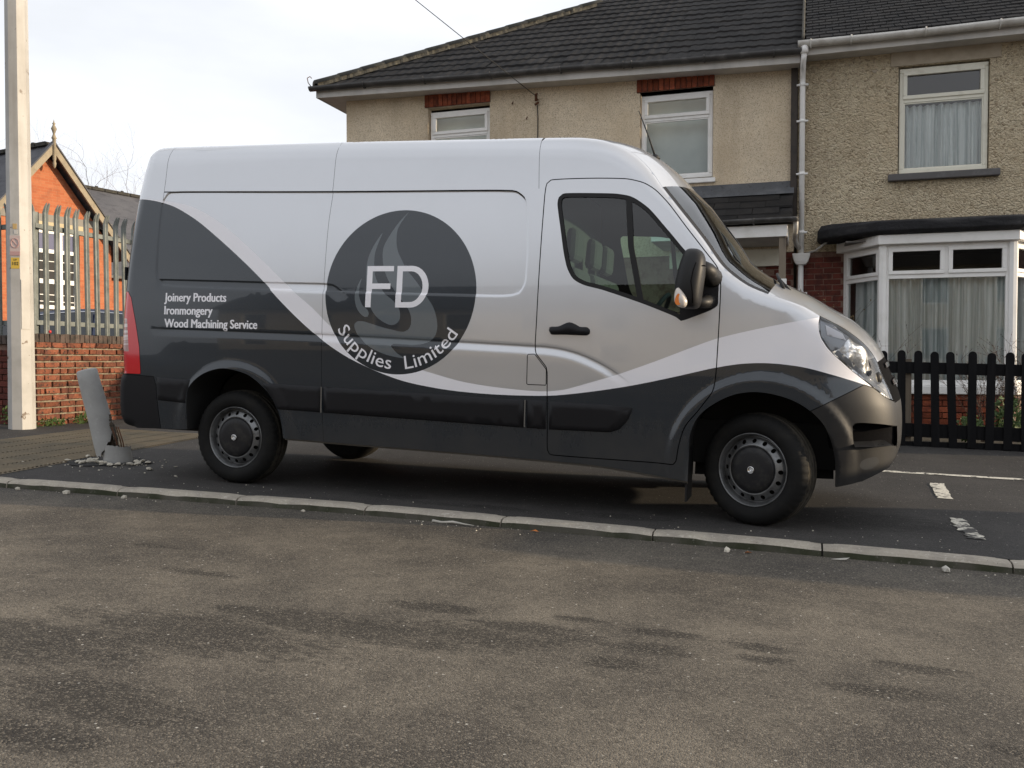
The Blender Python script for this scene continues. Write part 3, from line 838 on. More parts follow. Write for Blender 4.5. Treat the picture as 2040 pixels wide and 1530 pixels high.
TXT = []; TG = []                                      # (verts, edges), group of each
for body, x0, zb, wdt in (('Joinery Products', -.549, 1.336, .540), ('Ironmongery', -.545, 1.239, .423), ('Wood Machining Service', -.541, 1.143, .802)):
    v, e = text_outline(body, .007)
    sx = wdt / (v[:, 0].max() - v[:, 0].min())
    for dx_ in (-.0022, .0022):
        TXT.append((np.stack([x0 + dx_ + (v[:, 0] - v[:, 0].min()) * sx, zb + v[:, 1] * .090], 1), e)); TG.append(body)
v, e = text_outline('Supplies  Limited', .003)
ang = radians(-150) + (v[:, 0] - v[:, 0].min()) / (v[:, 0].max() - v[:, 0].min()) * radians(118)
rad_ = .527 - .130 * v[:, 1] + .0
arcv = np.stack([DCX + rad_ * np.cos(ang), DCZ + rad_ * np.sin(ang)], 1)
xs_ = np.sort(v[:, 0]); cut_ = xs_[np.argmax(np.diff(xs_))] + .01
for wd_, msk in (('Supplies', v[:, 0] < cut_), ('Limited', v[:, 0] >= cut_)):
    idx_ = np.where(msk)[0]; mp_ = {int(a): i for i, a in enumerate(idx_)}
    TXT.append((arcv[idx_], [(mp_[a], mp_[b]) for a, b in e if a in mp_ and b in mp_])); TG.append(wd_)

def offs(line, d, closed):
    n = len(line); out = []
    for i in range(n):
        a = line[(i - 1) % n] if closed or i > 0 else line[i]
        b = line[(i + 1) % n] if closed or i < n - 1 else line[i]
        t = b - a; t = t / (np.linalg.norm(t) + 1e-9)
        out.append(line[i] + d * np.array([-t[1], t[0]]))
    return np.array(out)

def cdt(lines, pts, extra=()):
    """constrained Delaunay of polylines [(pts, closed)] + loose points + (verts, edges) graphs"""
    V = []; Ed = []
    for ln, closed in lines:
        n0 = len(V); n = len(ln)
        V += [tuple(p) for p in ln]
        Ed += [(n0 + i, n0 + i + 1) for i in range(n - 1)]
        if closed: Ed.append((n0 + n - 1, n0))
    for vs, ed in extra:
        n0 = len(V); V += [tuple(p) for p in vs]; Ed += [(n0 + a, n0 + b) for a, b in ed]
    V += [tuple(p) for p in pts]
    r = delaunay_2d_cdt([Vector(map(float, p)) for p in V], Ed, [], 0, 2e-5)
    return np.array([tuple(p) for p in r[0]]), np.array([f for f in r[2] if len(f) == 3], int)

GAPS = [(DOOR, True, .0032), (FLAP, True, .0028), (SEAM1, False, .0013), (SEAM2, False, .0014), (SEAM3, False, .0013), (GROOVE, False, .0040),
        (HEAD[:-3], False, .0030), (FBUMP[:-3], False, .0022), (TAIL, True, .0022), (RBUMP, True, .0022)]
lines = [(OUT, True)]
for ln, cl, g in GAPS:
    lines += [(offs(ln, g, cl), cl), (offs(ln, -g, cl), cl)]
WIN_IN = offs(WIN, -.026, True) if pip(np.array([WIN[0] + 0]), offs(WIN, -.026, True))[0] else offs(WIN, .026, True)
if not pip(WIN_IN[:1], WIN)[0]:
    WIN_IN = offs(WIN, .026, True)
if pip(WIN[:1], WIN_IN)[0]:
    WIN_IN = offs(WIN, -.026, True)
lines += [(WIN, True), (WIN_IN, True), (SAIL, True), (DIV, True), (TCLR, True), (FOG, True), (FOGL, True),
          (DARK_TOP, False), (WHITE_TOP, False), (DISC, True), (FLA, True), (FLB, True), (FLC, True), (FLET, True), (DLET_O, True), (DLET_I, True)]
for ln, cl in ((RECESS, True), (REC2, False), (BELT, False)):
    for o_ in (-.06, -.03, -.012, -.004, 0, .004, .010, .012, .03, .06) if ln is BELT else (-.012, -.004, .004, .010, .02): lines.append((offs(ln, o_, cl), cl))
for rr_ in (.43, .445, .46, .48, .50, .52, .535, .55, .565, .58, .60):
    a_ = np.linspace(-.25, pi + .3, 70)
    c1 = np.stack([3.770 + rr_ * np.cos(a_), .36 + rr_ * np.sin(a_)], 1); c1 = c1[pip(c1, OUT)]; c1 = c1[dline(c1, OUT, True) > .004]
    c2 = np.stack([.065 + (rr_ - .04) * np.cos(a_), .39 + (rr_ - .04) * np.sin(a_)], 1); c2 = c2[pip(c2, OUT)]; c2 = c2[dline(c2, OUT, True) > .004]
    ARCP = np.vstack([ARCP, c1, c2]) if rr_ > .43 else np.vstack([c1, c2])
gxs, gzs = np.meshgrid(np.arange(-1.0, 4.6, .04), np.arange(.25, 2.56, .035))
GP = np.stack([gxs.ravel(), gzs.ravel()], 1) + rng.uniform(-.004, .004, (gxs.size, 2))
near = []
for d_ in (.004, .012, .024, .04, .06, .085, .115, .15):
    near.append(offs(OUT, d_, True)); near.append(offs(OUT, -d_, True))
fx, fzz = np.meshgrid(np.arange(3.95, 4.6, .02), np.arange(.28, 1.3, .025))
GP = GP[(np.abs(np.hypot(GP[:, 0] - 3.77, GP[:, 1] - .36) - .515) > .10) & (np.abs(np.hypot(GP[:, 0] - .065, GP[:, 1] - .39) - .475) > .10) & (dline(GP, BELT) > .075)]
GP = np.vstack([GP, ARCP] + near + [np.stack([fx.ravel(), fzz.ravel()], 1)])
GP = GP[pip(GP, OUT)]
GP = GP[dline(GP, OUT, True) > .003]
V2, T2 = cdt(lines, GP, TXT)
CEN = V2[T2].mean(1)
keep = pip(CEN, OUT)
T2 = T2[keep]; CEN = CEN[keep]
gapm = np.zeros(len(CEN), bool)
for ln, cl, g in GAPS:
    gapm |= dline(CEN, ln, cl) < g * .98
T2 = T2[~gapm]; CEN = CEN[~gapm]
area = np.abs(np.cross(V2[T2[:, 1]] - V2[T2[:, 0]], V2[T2[:, 2]] - V2[T2[:, 0]]))
T2 = T2[area > 1e-10]; CEN = CEN[area > 1e-10]

panel = np.full(len(CEN), 'body_side', dtype=object)
panel[(CEN[:, 0] > 3.25)] = 'front_wing'
inD = pip(CEN, DOOR); panel[inD] = 'front_door'
panel[(CEN[:, 0] > 2.2) & (CEN[:, 0] < 3.6) & (CEN[:, 1] < .36) & ~inD] = 'body_side'
inW = pip(CEN, WIN)
panel[inW] = 'window_seal'
inWI = pip(CEN, WIN_IN)
inDIV = pip(CEN, DIV)
panel[inWI & ~inDIV] = 'window_pane'
panel[inW & pip(CEN, SAIL)] = 'sail_panel'
panel[pip(CEN, FLAP)] = 'fuel_flap'
panel[pip(CEN, FBUMP)] = 'front_bumper'
panel[pip(CEN, HEAD) & (CEN[:, 0] > 4.0)] = 'headlight'
panel[pip(CEN, RBUMP)] = 'rear_bumper'
panel[pip(CEN, TAIL)] = 'tail_light'
panel[pip(CEN, TAIL) & pip(CEN, TCLR)] = 'tail_clear'
panel[(panel == 'front_bumper') & pip(CEN, FOG)] = 'cut'
panel[(panel == 'front_bumper') & pip(CEN, FOGL)] = 'fog_lamp'
lv = np.full(len(CEN), '', dtype=object)
lv[pip(CEN, WHITE)] = 'white_vinyl'
lv[pip(CEN, DARK)] = 'dark_vinyl'
lv_far = lv.copy()
lv[pip(CEN, DISC)] = 'logo_disc'
lv[pip(CEN, FLA) | pip(CEN, FLB) | pip(CEN, FLC)] = 'logo_flame'
LTS = [pip(CEN, FLET), pip(CEN, DLET_O) & ~pip(CEN, DLET_I)]
LG = {}
for (vs, ed), tg in zip(TXT, TG):
    lo = vs.min(0); hi = vs.max(0)
    bb = (CEN[:, 0] > lo[0]) & (CEN[:, 0] < hi[0]) & (CEN[:, 1] > lo[1]) & (CEN[:, 1] < hi[1])
    idx = np.where(bb)[0]
    if len(idx):
        inL = np.zeros(len(CEN), bool)
        inL[idx] = pip_edges(CEN[idx], [(*vs[a], *vs[b]) for a, b in ed])
        LG[tg] = LG.get(tg, False) | inL
LTS += list(LG.values())
for i_, k_ in enumerate(LTS): lv[k_] = 'lettering%d' % i_
YV = Ysurf(V2[:, 0], V2[:, 1])
NV = Ynorm(V2[:, 0], V2[:, 1])
V3 = np.stack([V2[:, 0], YV, V2[:, 1]], 1)

def sub(mask, yoff=0.0, mirror=False):
    t = T2[mask]
    ids, inv = np.unique(t, return_inverse=True)
    v = V3[ids].copy(); n = NV[ids].copy(); f = inv.reshape(t.shape)
    v[:, 1] += yoff
    if mirror:
        v[:, 1] = VW - v[:, 1]; n[:, 1] *= -1; f = f[:, ::-1]
    return v, f, n

PM = {'body_side': 'silver', 'front_wing': 'silver', 'front_door': 'silver', 'fuel_flap': 'silver', 'window_seal': 'rubber', 'window_pane': 'vanglass', 'sail_panel': 'plastic_strip',
      'front_bumper': 'plastic', 'rear_bumper': 'plastic_strip', 'headlight': 'lens', 'tail_light': 'redlens', 'tail_clear': 'clearlens', 'fog_lamp': 'foglens'}
LM = {'': 'silver', 'white_vinyl': 'vin_white', 'dark_vinyl': 'vin_dark', 'logo_disc': 'vin_disc', 'logo_flame': 'vin_flame', 'lettering': 'vin_white'}
made = {}
for side_ in (False, True):
    L_ = lv_far if side_ else lv
    for pn, mt in PM.items():
        mk = panel == pn
        if not mk.any(): continue
        if mt == 'silver':
            base = mk & (L_ == '')
            par = van
            if pn == 'fuel_flap': par = made[('body_side', side_)]
            if not base.any(): continue
            v, f, n = sub(base, 0, side_)
            o = mobj(pn, v, f, M['silver'], par, True, n)
            made[(pn, side_)] = o
            for ln in ['dark_vinyl', 'white_vinyl', 'logo_disc', 'logo_flame'] + ['lettering%d' % i_ for i_ in range(len(LTS))]:
                k = mk & (L_ == ln)
                if not k.any(): continue
                if pn == 'fuel_flap': continue
                v, f, n = sub(k, 0, side_)
                mobj(ln.rstrip('0123456789'), v, f, M[LM[ln.rstrip('0123456789')]], o, True, n)
        else:
            off = {'window_pane': .010, 'window_seal': .002}.get(pn, 0)
            par = van
            if pn in ('window_seal', 'window_pane', 'sail_panel'): par = made[('front_door', side_)]
            if pn == 'tail_clear': par = made[('tail_light', side_)]
            if pn == 'fog_lamp': par = made[('front_bumper', side_)]
            v, f, n = sub(mk, off, side_)
            nm = {'window_pane': 'side_window', 'tail_clear': 'reversing_lens', 'headlight': 'headlight'}.get(pn, pn)
            made[(pn, side_)] = mobj(nm, v, f, M[mt], par, True, n)
    # the dark inside skin that shows in the panel gaps
    mk = np.isin(panel, ['body_side', 'front_wing', 'front_door', 'fuel_flap', 'front_bumper', 'rear_bumper', 'tail_light', 'tail_clear', 'sail_panel', 'cut', 'fog_lamp'])
    v, f, n = sub(mk, .014, side_)
    # gap-free: add the gap strips by re-triangulating without gaps
    lo_lines = [(OUT, True), (WIN_IN, True), (np.vstack([HEAD]), True)]
    gp = GP[::3]
    gp = gp[pip(gp, OUT)]
    v2_, t2_ = cdt(lo_lines, gp)
    ce = v2_[t2_].mean(1)
    k = pip(ce, OUT) & ~pip(ce, WIN_IN) & ~(pip(ce, HEAD) & (ce[:, 0] > 4.0)) & ~(pip(ce, FOG))
    t2_ = t2_[k]
    yy = Ysurf(v2_[:, 0], v2_[:, 1]) + .016
    v = np.stack([v2_[:, 0], VW - yy if side_ else yy, v2_[:, 1]], 1)
    mobj('inner_skin', v, t2_[:, ::-1] if side_ else t2_, M['inner'], van, True)
    # back of the fog-lamp recess
    v, f, n = sub(panel == 'cut', 0, False)
    c0 = v.mean(0)
    v = c0 + (v - c0) * np.array([1.5, 1., 1.5]) + np.array([-.07, .10, 0])
    if side_:
        v[:, 1] = VW - v[:, 1]; f = f[:, ::-1]
    mobj('fog_recess', v, f, M['inner'], made[('front_bumper', side_)])

# --- the surface across the van: rear doors, roof, windscreen, bonnet, nose
CAPP = cr(REAR + ROOF + SCREEN + BONNET + NOSE[:6], .03)
capy = Ysurf(CAPP[:, 0], CAPP[:, 1])
kk = lambda p: int(np.argmin(np.linalg.norm(CAPP - np.array(p), axis=1)))
bul = np.interp(range(len(CAPP)), [kk(p) for p in [(-.86, .372), (-.985, .70), (-.95, .80), (-.905, 2.18), (-.70, 2.537), (2.3, 2.458), (2.985, 2.254), (3.223, 1.95), (3.663, 1.46), (3.983, 1.339), (4.237, 1.205), (4.425, 1.02), (4.56, .63), (4.511, .385)]],
                [.05, .05, .02, .02, .055, .06, .13, .175, .16, .125, .11, .09, .07, .05])
def cap(name, i0, i1, mat, inset=0.0, nu=28, ucut=1.0):
    us = np.linspace(-ucut, ucut, nu + 1)
    v = []
    for i in range(i0, i1 + 1):
        a = CAPP[max(i - 1, 0)]; b = CAPP[min(i + 1, len(CAPP) - 1)]
        t = b - a; t = t / np.linalg.norm(t)
        nr = np.array([-t[1], t[0]])                  # outward for the rear-over-front direction
        for u in us:
            off = bul[i] * (1 - abs(u) ** 2.2) - inset
            yv = VW / 2 + u * (VW / 2 - capy[i])
            v.append((CAPP[i][0] + nr[0] * off, yv, CAPP[i][1] + nr[1] * off))
    f = []
    m = nu + 1
    for i in range(i1 - i0):
        for j in range(nu):
            a = i * m + j
            f.append((a, a + m, a + m + 1, a + 1))
    return mobj(name, v, f, mat, van, True)
i_b, i_r0, i_rf, i_sc, i_sc2, i_bn, i_gr, i_bp = [kk(p) for p in [(-.95, .80), (-.80, 2.527), (3.06, 2.165), (3.115, 2.086), (3.781, 1.41), (4.425, 1.02), (4.54, .77), (4.511, .385)]]
rb_ = cap('rear_bumper_face', 0, i_b, M['plastic_strip'])
cap('rear_doors', i_b, i_r0, M['silver'])
roof_o = cap('roof', i_r0, i_sc, M['silver'])
wsc = cap('windscreen', i_sc, i_sc2, M['vanglass'], ucut=.965)
cap('bonnet', i_sc2, i_bn, M['silver'])
cap('grille', i_bn, i_gr, M['inner'])
cap('front_bumper_face', i_gr, len(CAPP) - 1, M['plastic'])
# painted screen surround (pillars) and black screen edge
for s_ in (-1, 1):
    v = []
    for i in range(i_sc, i_sc2 + 1):
        a = CAPP[max(i - 1, 0)]; b = CAPP[min(i + 1, len(CAPP) - 1)]
        t = (b - a) / np.linalg.norm(b - a); nr = np.array([-t[1], t[0]])
        for u in (.955, .978, 1.0):
            off = bul[i] * (1 - u ** 2.2) + (.002 if u < .96 else 0)
            v.append((CAPP[i][0] + nr[0] * off, VW / 2 + s_ * u * (VW / 2 - capy[i]), CAPP[i][1] + nr[1] * off))
    n = i_sc2 - i_sc + 1
    f = []
    for i in range(n - 1):
        for j in range(2):
            q = (i * 3 + j, i * 3 + 3 + j, i * 3 + 4 + j, i * 3 + 1 + j)
            f.append(q if s_ > 0 else q[::-1])
    mobj('screen_seal', v, f, M['rubber'], wsc, True)

# --- closed floor, bulkhead, cabin
MB().box(-.90, 4.25, .36, VW - .36, .34, .62).box(.55, 3.25, .10, VW - .10, .36, .60).box(-.88, -.40, .10, VW - .10, .42, .62).build('floor_pan', M['under'], van)
MB().box(2.30, 2.34, .20, VW - .20, .55, 2.25).build('bulkhead', M['cabin'], van)
dsh = MB()
dsh.prism([(3.10, .95), (3.90, .95), (3.90, 1.30), (3.62, 1.38), (3.40, 1.36), (3.22, 1.30), (3.10, 1.20)], .16, VW - .16)
dsh.build('dashboard', M['cabin'], van, bevel=.03)
sw = MB()
sw.tube([(3.02 + .19 * cos(a) * .45, .62 + .19 * sin(a), 1.28 + .19 * cos(a) * .85) for a in np.linspace(0, 2 * pi, 25)], .016, 8, False)
sw.tube([(3.02, .62, 1.28), (3.25, .62, 1.10)], .04, 8)
sw.build('steering_wheel', M['cabin'], van, True)
def seat(yc):
    s_ = MB()
    s_.prism([(2.42, .62), (3.0, .62), (3.02, 1.0), (2.5, .96)], yc - .23, yc + .23)
    s_.prism([(2.42, .95), (2.60, .95), (2.52, 1.62), (2.38, 1.62)], yc - .22, yc + .22)
    o = s_.build('seat', M['seat'], van, bevel=.05)
    h_ = MB().prism([(2.40, 1.66), (2.49, 1.66), (2.50, 1.88), (2.42, 1.90)], yc - .13, yc + .13)
    h_.build('headrest', M['seat'], o, bevel=.04)
seat(.56); seat(1.15); seat(1.58)
for s_ in (0, 1):                                      # cabin door trims under the windows and pillars
    yb = (lambda a: VW - a) if s_ else (lambda a: a)
    m_ = MB()
    for x0, x1, z0, z1 in ((2.40, 3.25, .75, 1.20),):
        y0, y1 = sorted((yb(.05), yb(.09)))
        m_.box(x0, x1, y0, y1, z0, z1)
    m_.build('door_trim', M['cabin'], made[('front_door', bool(s_))])
# headlamp inside
for s_ in (0, 1):
    mk = panel == 'headlight'
    v, f, n = sub(mk, .0, False)
    c0 = v.mean(0)
    dep = .018 + .05 * np.clip(1 - np.hypot((v[:, 0] - 4.33) / .20, (v[:, 2] - .97) / .14), 0, 1) ** .6 + .05 * np.clip(1 - np.hypot((v[:, 0] - 4.20) / .13, (v[:, 2] - 1.13) / .10), 0, 1) ** .6
    dep *= .9 + .2 * np.sin(v[:, 0] * 60)
    v = v + (-n) * dep[:, None] * 1.0
    if s_:
        v[:, 1] = VW - v[:, 1]; f = f[:, ::-1]
    h_ = mobj('reflector', v, f, M['reflector'], made[('headlight', bool(s_))], True)
    def lampbit(poly, inset, mat, nm):
        pl = dens(poly, .02, True)
        gp = GP[pip(GP, pl)]
        a_, t_ = cdt([(pl, True)], gp)
        t_ = t_[pip(a_[t_].mean(1), pl)]
        y_ = Ysurf(a_[:, 0], a_[:, 1]); n_ = Ynorm(a_[:, 0], a_[:, 1])
        vv = np.stack([a_[:, 0], y_, a_[:, 1]], 1) - n_ * inset
        if s_: vv[:, 1] = VW - vv[:, 1]; t_ = t_[:, ::-1]
        mobj(nm, vv, t_, mat, made[('headlight', bool(s_))], True)
    lampbit([(4.085, 1.262), (4.092, 1.165), (4.155, 1.072), (4.20, 1.09), (4.26, 1.165), (4.16, 1.235)], .012, M['lampgrey'], 'bezel')
    lampbit([(4.115, 1.235), (4.125, 1.17), (4.235, 1.145), (4.215, 1.185)], .009, M['vin_white'], 'position_lamp')
    lampbit([(4.17, 1.062), (4.40, .882), (4.50, .815), (4.50, .83), (4.41, .905), (4.19, 1.085)], .011, M['lampgrey'], 'bezel')
    cy = .30 if not s_ else VW - .30
    MB().lathe([(.001, -.06), (.035, -.055), (.05, -.03), (.052, 0)], (4.40, cy, .92), 20, 'y').build('bulb_shroud', M['plastic_strip'], made[('headlight', bool(s_))], True)

# --- raised trims that follow the body
def slab(name, poly, off, mat, parent=van, mirror=True, inset=.012):
    pl = np.array(poly)
    c_ = np.array([pl[:, 0].mean(), pl[:, 1].mean()])
    inn = offs(pl, inset, True)
    if not pip(inn[:1], pl)[0]: inn = offs(pl, -inset, True)
    gp = GP[pip(GP, inn)]
    gp = gp[dline(gp, inn, True) > .015]
    a_, t_ = cdt([(pl, True), (inn, True)], gp)
    ce = a_[t_].mean(1)
    t_ = t_[pip(ce, pl)]
    y_ = Ysurf(a_[:, 0], a_[:, 1])
    edge = dline(a_, pl, True)
    y_ = y_ - off * np.clip(edge / inset, 0, 1) ** .6 + .001 * (edge < 1e-4)
    for s_ in ((0, 1) if mirror else (0,)):
        v = np.stack([a_[:, 0], VW - y_ if s_ else y_, a_[:, 1]], 1)
        mobj(name, v, t_[:, ::-1] if s_ else t_, mat, parent, True)
gap_ = .006
def strip_poly(x0, x1, r0=None):
    zu = lambda x: np.interp(x, [-.65, -.387, .304, .793, 2.287, 2.439, 2.999], [.768, .760, .757, .747, .717, .713, .708])
    zl = lambda x: np.interp(x, [-.65, -.377, .422, .796, 2.29, 2.443, 2.86], [.596, .582, .571, .564, .532, .530, .531])
    xs = np.linspace(x0, x1, max(3, int((x1 - x0) / .05)))
    return [(x, zl(x)) for x in xs] + [(x, zu(x)) for x in xs[::-1]]
p_ = np.array([(-.602, .594), (-.345, .581), (-.335, .65), (-.322, .70), (-.305, .757), (-.604, .768)])
slab('rub_strip', dens(p_, .04, True), .012, M['plastic_strip'])
p_ = np.array([(.425, .572)] + strip_poly(.46, .788)[1:-1] + [(.315, .756), (.358, .70), (.40, .64)])
slab('rub_strip', dens(p_, .04, True), .012, M['plastic_strip'])
slab('rub_strip', strip_poly(.802, 2.285), .014, M['plastic_strip'])
slab('rub_strip', strip_poly(2.297, 2.432), .014, M['plastic_strip'])
p_ = strip_poly(2.448, 2.80)
n_ = len(p_) // 2
p_ = cr(p_[:n_] + [(2.86, .534), (2.915, .556), (2.955, .60), (2.985, .66), (2.999, .706)], .04).tolist() + p_[n_:][:]
slab('rub_strip', np.array(p_), .014, M['plastic_strip'])
# pale dirt line at strip ends
for x_ in (.795, 2.291):
    z0 = .54 if x_ > 1 else .566; z1 = .715 if x_ > 1 else .745
    MB().box(x_ - .003, x_ + .003, -.006, .004, z0, z1).build('strip_end_cap', M['sillmetal'], van)
# sill flange and mudflaps
for s_ in (0, 1):
    sl = MB()
    pts = SILL
    v = []
    for x, z in pts:
        y0 = .055; y1 = .10
        for yy, dz in ((y0, .004), (y0 + .002, -.014), (y1, -.016)):
            v.append((x, VW - yy if s_ else yy, z + dz))
    f = []
    for i in range(len(pts) - 1):
        for j in range(2):
            q = (i * 3 + j, i * 3 + 3 + j, i * 3 + 4 + j, i * 3 + 1 + j)
            f.append(q[::-1] if s_ else q)
    mobj('sill_flange', v, f, M['sillmetal'], van, True)
    y0, y1 = (VW - .33, VW - .07) if s_ else (.07, .33)
    MB().box(3.325, 3.337, y0, y1, .12, .45).build('mudflap', M['rubber'], van)
# wheel-arch liners
for arch, cx, cz in ((FARCH, 3.77, .36), (RARCH, .065, .39)):
    for s_ in (0, 1):
        v = []; yb = (lambda a: VW - a) if s_ else (lambda a: a)
        sh = 1.03
        for x, z in arch:
            yo = float(Ysurf([x], [z])[0])
            v += [(x, yb(yo + .001), z), (x, yb(yo + .03), z - .002), (cx + (x - cx) * sh, yb(.05 + .02), cz + (z - cz) * sh), (cx + (x - cx) * sh, yb(.42), cz + (z - cz) * sh)]
        n = len(arch); f = []
        for i in range(n - 1):
            for j in range(3):
                q = (i * 4 + j, i * 4 + 1 + j, i * 4 + 5 + j, i * 4 + 4 + j)
                f.append(q if s_ else q[::-1])
        mobj('arch_liner', v, f, M['under'], van, True)
        w_ = MB().prism([(x, z) for x, z in arch], yb(.42), yb(.44))
        w_.build('arch_wall', M['under'], van)
# fog slot ledge
for s_ in (0, 1):
    yb = (lambda a: VW - a) if s_ else (lambda a: a)
    v = [(4.30, yb(.03), .522), (4.42, yb(.13), .520), (4.52, yb(.27), .522), (4.29, yb(.12), .545), (4.40, yb(.24), .545), (4.48, yb(.40), .545)]
    mobj('fog_slot_ledge', v, [(0, 1, 4, 3), (1, 2, 5, 4)], M['plastic'], made[('front_bumper', bool(s_))])
# --- door furniture
hd = MB()
hp = cr([(2.436, 1.168), (2.440, 1.190), (2.50, 1.196), (2.535, 1.212), (2.570, 1.224), (2.61, 1.212), (2.64, 1.196), (2.69, 1.193), (2.706, 1.180), (2.706, 1.150), (2.69, 1.140), (2.55, 1.142), (2.45, 1.144)], .02, True)
def plate(poly, off, inset):
    pl = np.array(poly)
    inn = offs(pl, inset, True)
    if not pip(inn[:1], pl)[0]: inn = offs(pl, -inset, True)
    a_, t_ = cdt([(pl, True), (inn, True)], [])
    t_ = t_[pip(a_[t_].mean(1), pl)]
    y_ = Ysurf(a_[:, 0], a_[:, 1]); e_ = dline(a_, pl, True)
    y_ = y_ + .002 - (off + .002) * np.clip(e_ / inset, 0, 1)
    return np.stack([a_[:, 0], y_, a_[:, 1]], 1), t_
for s_ in (0, 1):
    v, t_ = plate(hp, .030, .010)
    if s_: v[:, 1] = VW - v[:, 1]; t_ = t_[:, ::-1]
    mobj('door_handle', v, t_, M['plastic_strip'], made[('front_door', bool(s_))], True)
dishp = cr([(2.505, 1.142), (2.53, 1.118), (2.57, 1.108), (2.61, 1.118), (2.635, 1.142)], .02)
# --- door mirror
def mirror(s_):
    yb = (lambda a: VW - a) if s_ else (lambda a: a)
    fl = (lambda f: [q[::-1] for q in f]) if s_ else (lambda f: f)
    # housing: stack of rounded sections, front of the van is +x
    secs = [  # z, x centre, y centre, half x, half y
        (1.305, 3.345, -.15, .030, .050), (1.312, 3.343, -.15, .055, .085), (1.34, 3.338, -.155, .072, .105), (1.40, 3.336, -.16, .080, .112), (1.47, 3.342, -.16, .082, .112),
        (1.535, 3.352, -.155, .080, .108), (1.59, 3.358, -.148, .072, .100), (1.635, 3.358, -.138, .060, .086), (1.657, 3.354, -.130, .040, .062), (1.664, 3.350, -.128, .018, .03)]
    v = []; n = 32
    for z, xc, yc, hx, hy in secs:
        for k in range(n):
            a = 2 * pi * k / n
            ca, sa = cos(a), sin(a)
            e = 3.0
            q = (abs(ca) ** e + abs(sa) ** e) ** (-1 / e)
            v.append((xc + hx * ca * q, yb(yc + hy * sa * q), z))
    f = [(i * n + k, i * n + (k + 1) % n, (i + 1) * n + (k + 1) % n, (i + 1) * n + k) for i in range(len(secs) - 1) for k in range(n)]
    f += [tuple(range(n - 1, -1, -1)), tuple(range((len(secs) - 1) * n, len(secs) * n))]
    o = mobj('door_mirror', v, fl(f), M['plastic'], van, True)
    m_ = o.modifiers.new('s', 'SUBSURF'); m_.levels = 1; m_.render_levels = 1
    a_ = MB()
    a_.tube([(3.385, yb(-.14), 1.56), (3.43, yb(-.06), 1.535), (3.455, yb(.05), 1.50)], [.045, .055, .065], 14)
    a_.tube([(3.375, yb(-.12), 1.345), (3.42, yb(-.05), 1.35), (3.45, yb(.05), 1.37)], [.03, .035, .05], 14)
    a_.build('mirror_arm', M['plastic'], o, True)
    g = MB()
    g.tube([(3.375, yb(-.252), 1.335), (3.372, yb(-.268), 1.40), (3.362, yb(-.272), 1.46), (3.372, yb(-.264), 1.525), (3.385, yb(-.25), 1.57)], .0035, 6)
    g.tube([(3.428, yb(-.23), 1.555), (3.43, yb(-.10), 1.56)], .004, 6)
    g.build('housing_seam', M['inner'], o, True)
    v = []; n2 = 24
    for sc, dep in ((1.04, -.012), (1.0, .004), (.9, .013), (.55, .019), (.001, .021)):
        for k in range(n2):
            a = 2 * pi * k / n2
            zz = sin(a) * .058 * sc
            xx = cos(a) * .031 * sc * (1 - .30 * sin(a)) - (.012 * sin(a) * sc)
            v.append((3.300 + xx - dep * .5, yb(-.262 - dep - (3.30 - (3.300 + xx)) * -.45), 1.366 + zz))
    f = [(i * n2 + k, i * n2 + (k + 1) % n2, (i + 1) * n2 + (k + 1) % n2, (i + 1) * n2 + k) for i in range(4) for k in range(n2)]
    il = mobj('indicator_lens', v, fl(f), M['indlens'], o, True)
    v = [(3.300 + cos(2 * pi * k / 16) * .019 * (1 - .3 * sin(2 * pi * k / 16)) - .006, yb(-.2855), 1.354 + sin(2 * pi * k / 16) * .034) for k in range(16)]
    mobj('indicator_bulb', v, fl([tuple(range(16))]), M['amber'], il)
mirror(0); mirror(1)
# --- aerial, wipers, rear hinge, grille badge
ae = MB()
ae.tube([(2.985, .62, 2.36), (2.975, .62, 2.395)], [.035, .018], 10)
ae.tube([(2.98, .62, 2.39), (2.93, .62, 2.53), (2.86, .62, 2.70)], [.007, .005, .003], 6)
ae.build('roof_aerial', M['rubber'], roof_o, True)
wp = MB()
wp.tube([(3.86, .35, 1.47), (3.82, .60, 1.56), (3.80, .95, 1.61)], .010, 6)
wp.tube([(3.90, .42, 1.45), (3.83, .50, 1.53)], .014, 6)
wp.build('wiper', M['rubber'], van, True)
wp = MB()
wp.tube([(3.87, 1.0, 1.53), (3.81, 1.35, 1.58), (3.78, 1.75, 1.53)], .010, 6)
wp.build('wiper', M['rubber'], van, True)
MB().prism([(3.76, 1.40), (3.92, 1.36), (3.93, 1.385), (3.80, 1.445)], .22, VW - .22).build('cowl_panel', M['plastic_strip'], van)
for s_ in (0, 1):
    yb = .10 if not s_ else VW - .10
    MB().box(-.975, -.955, yb - .03, yb + .03, 1.50, 1.60).build('rear_hinge', M['plastic_strip'], van, bevel=.005)
for k in range(2):
    i_ = i_bn + 1 + k * 4
    cap('grille_bar', i_, i_ + 1, M['chrome'], inset=-.012, ucut=.80)

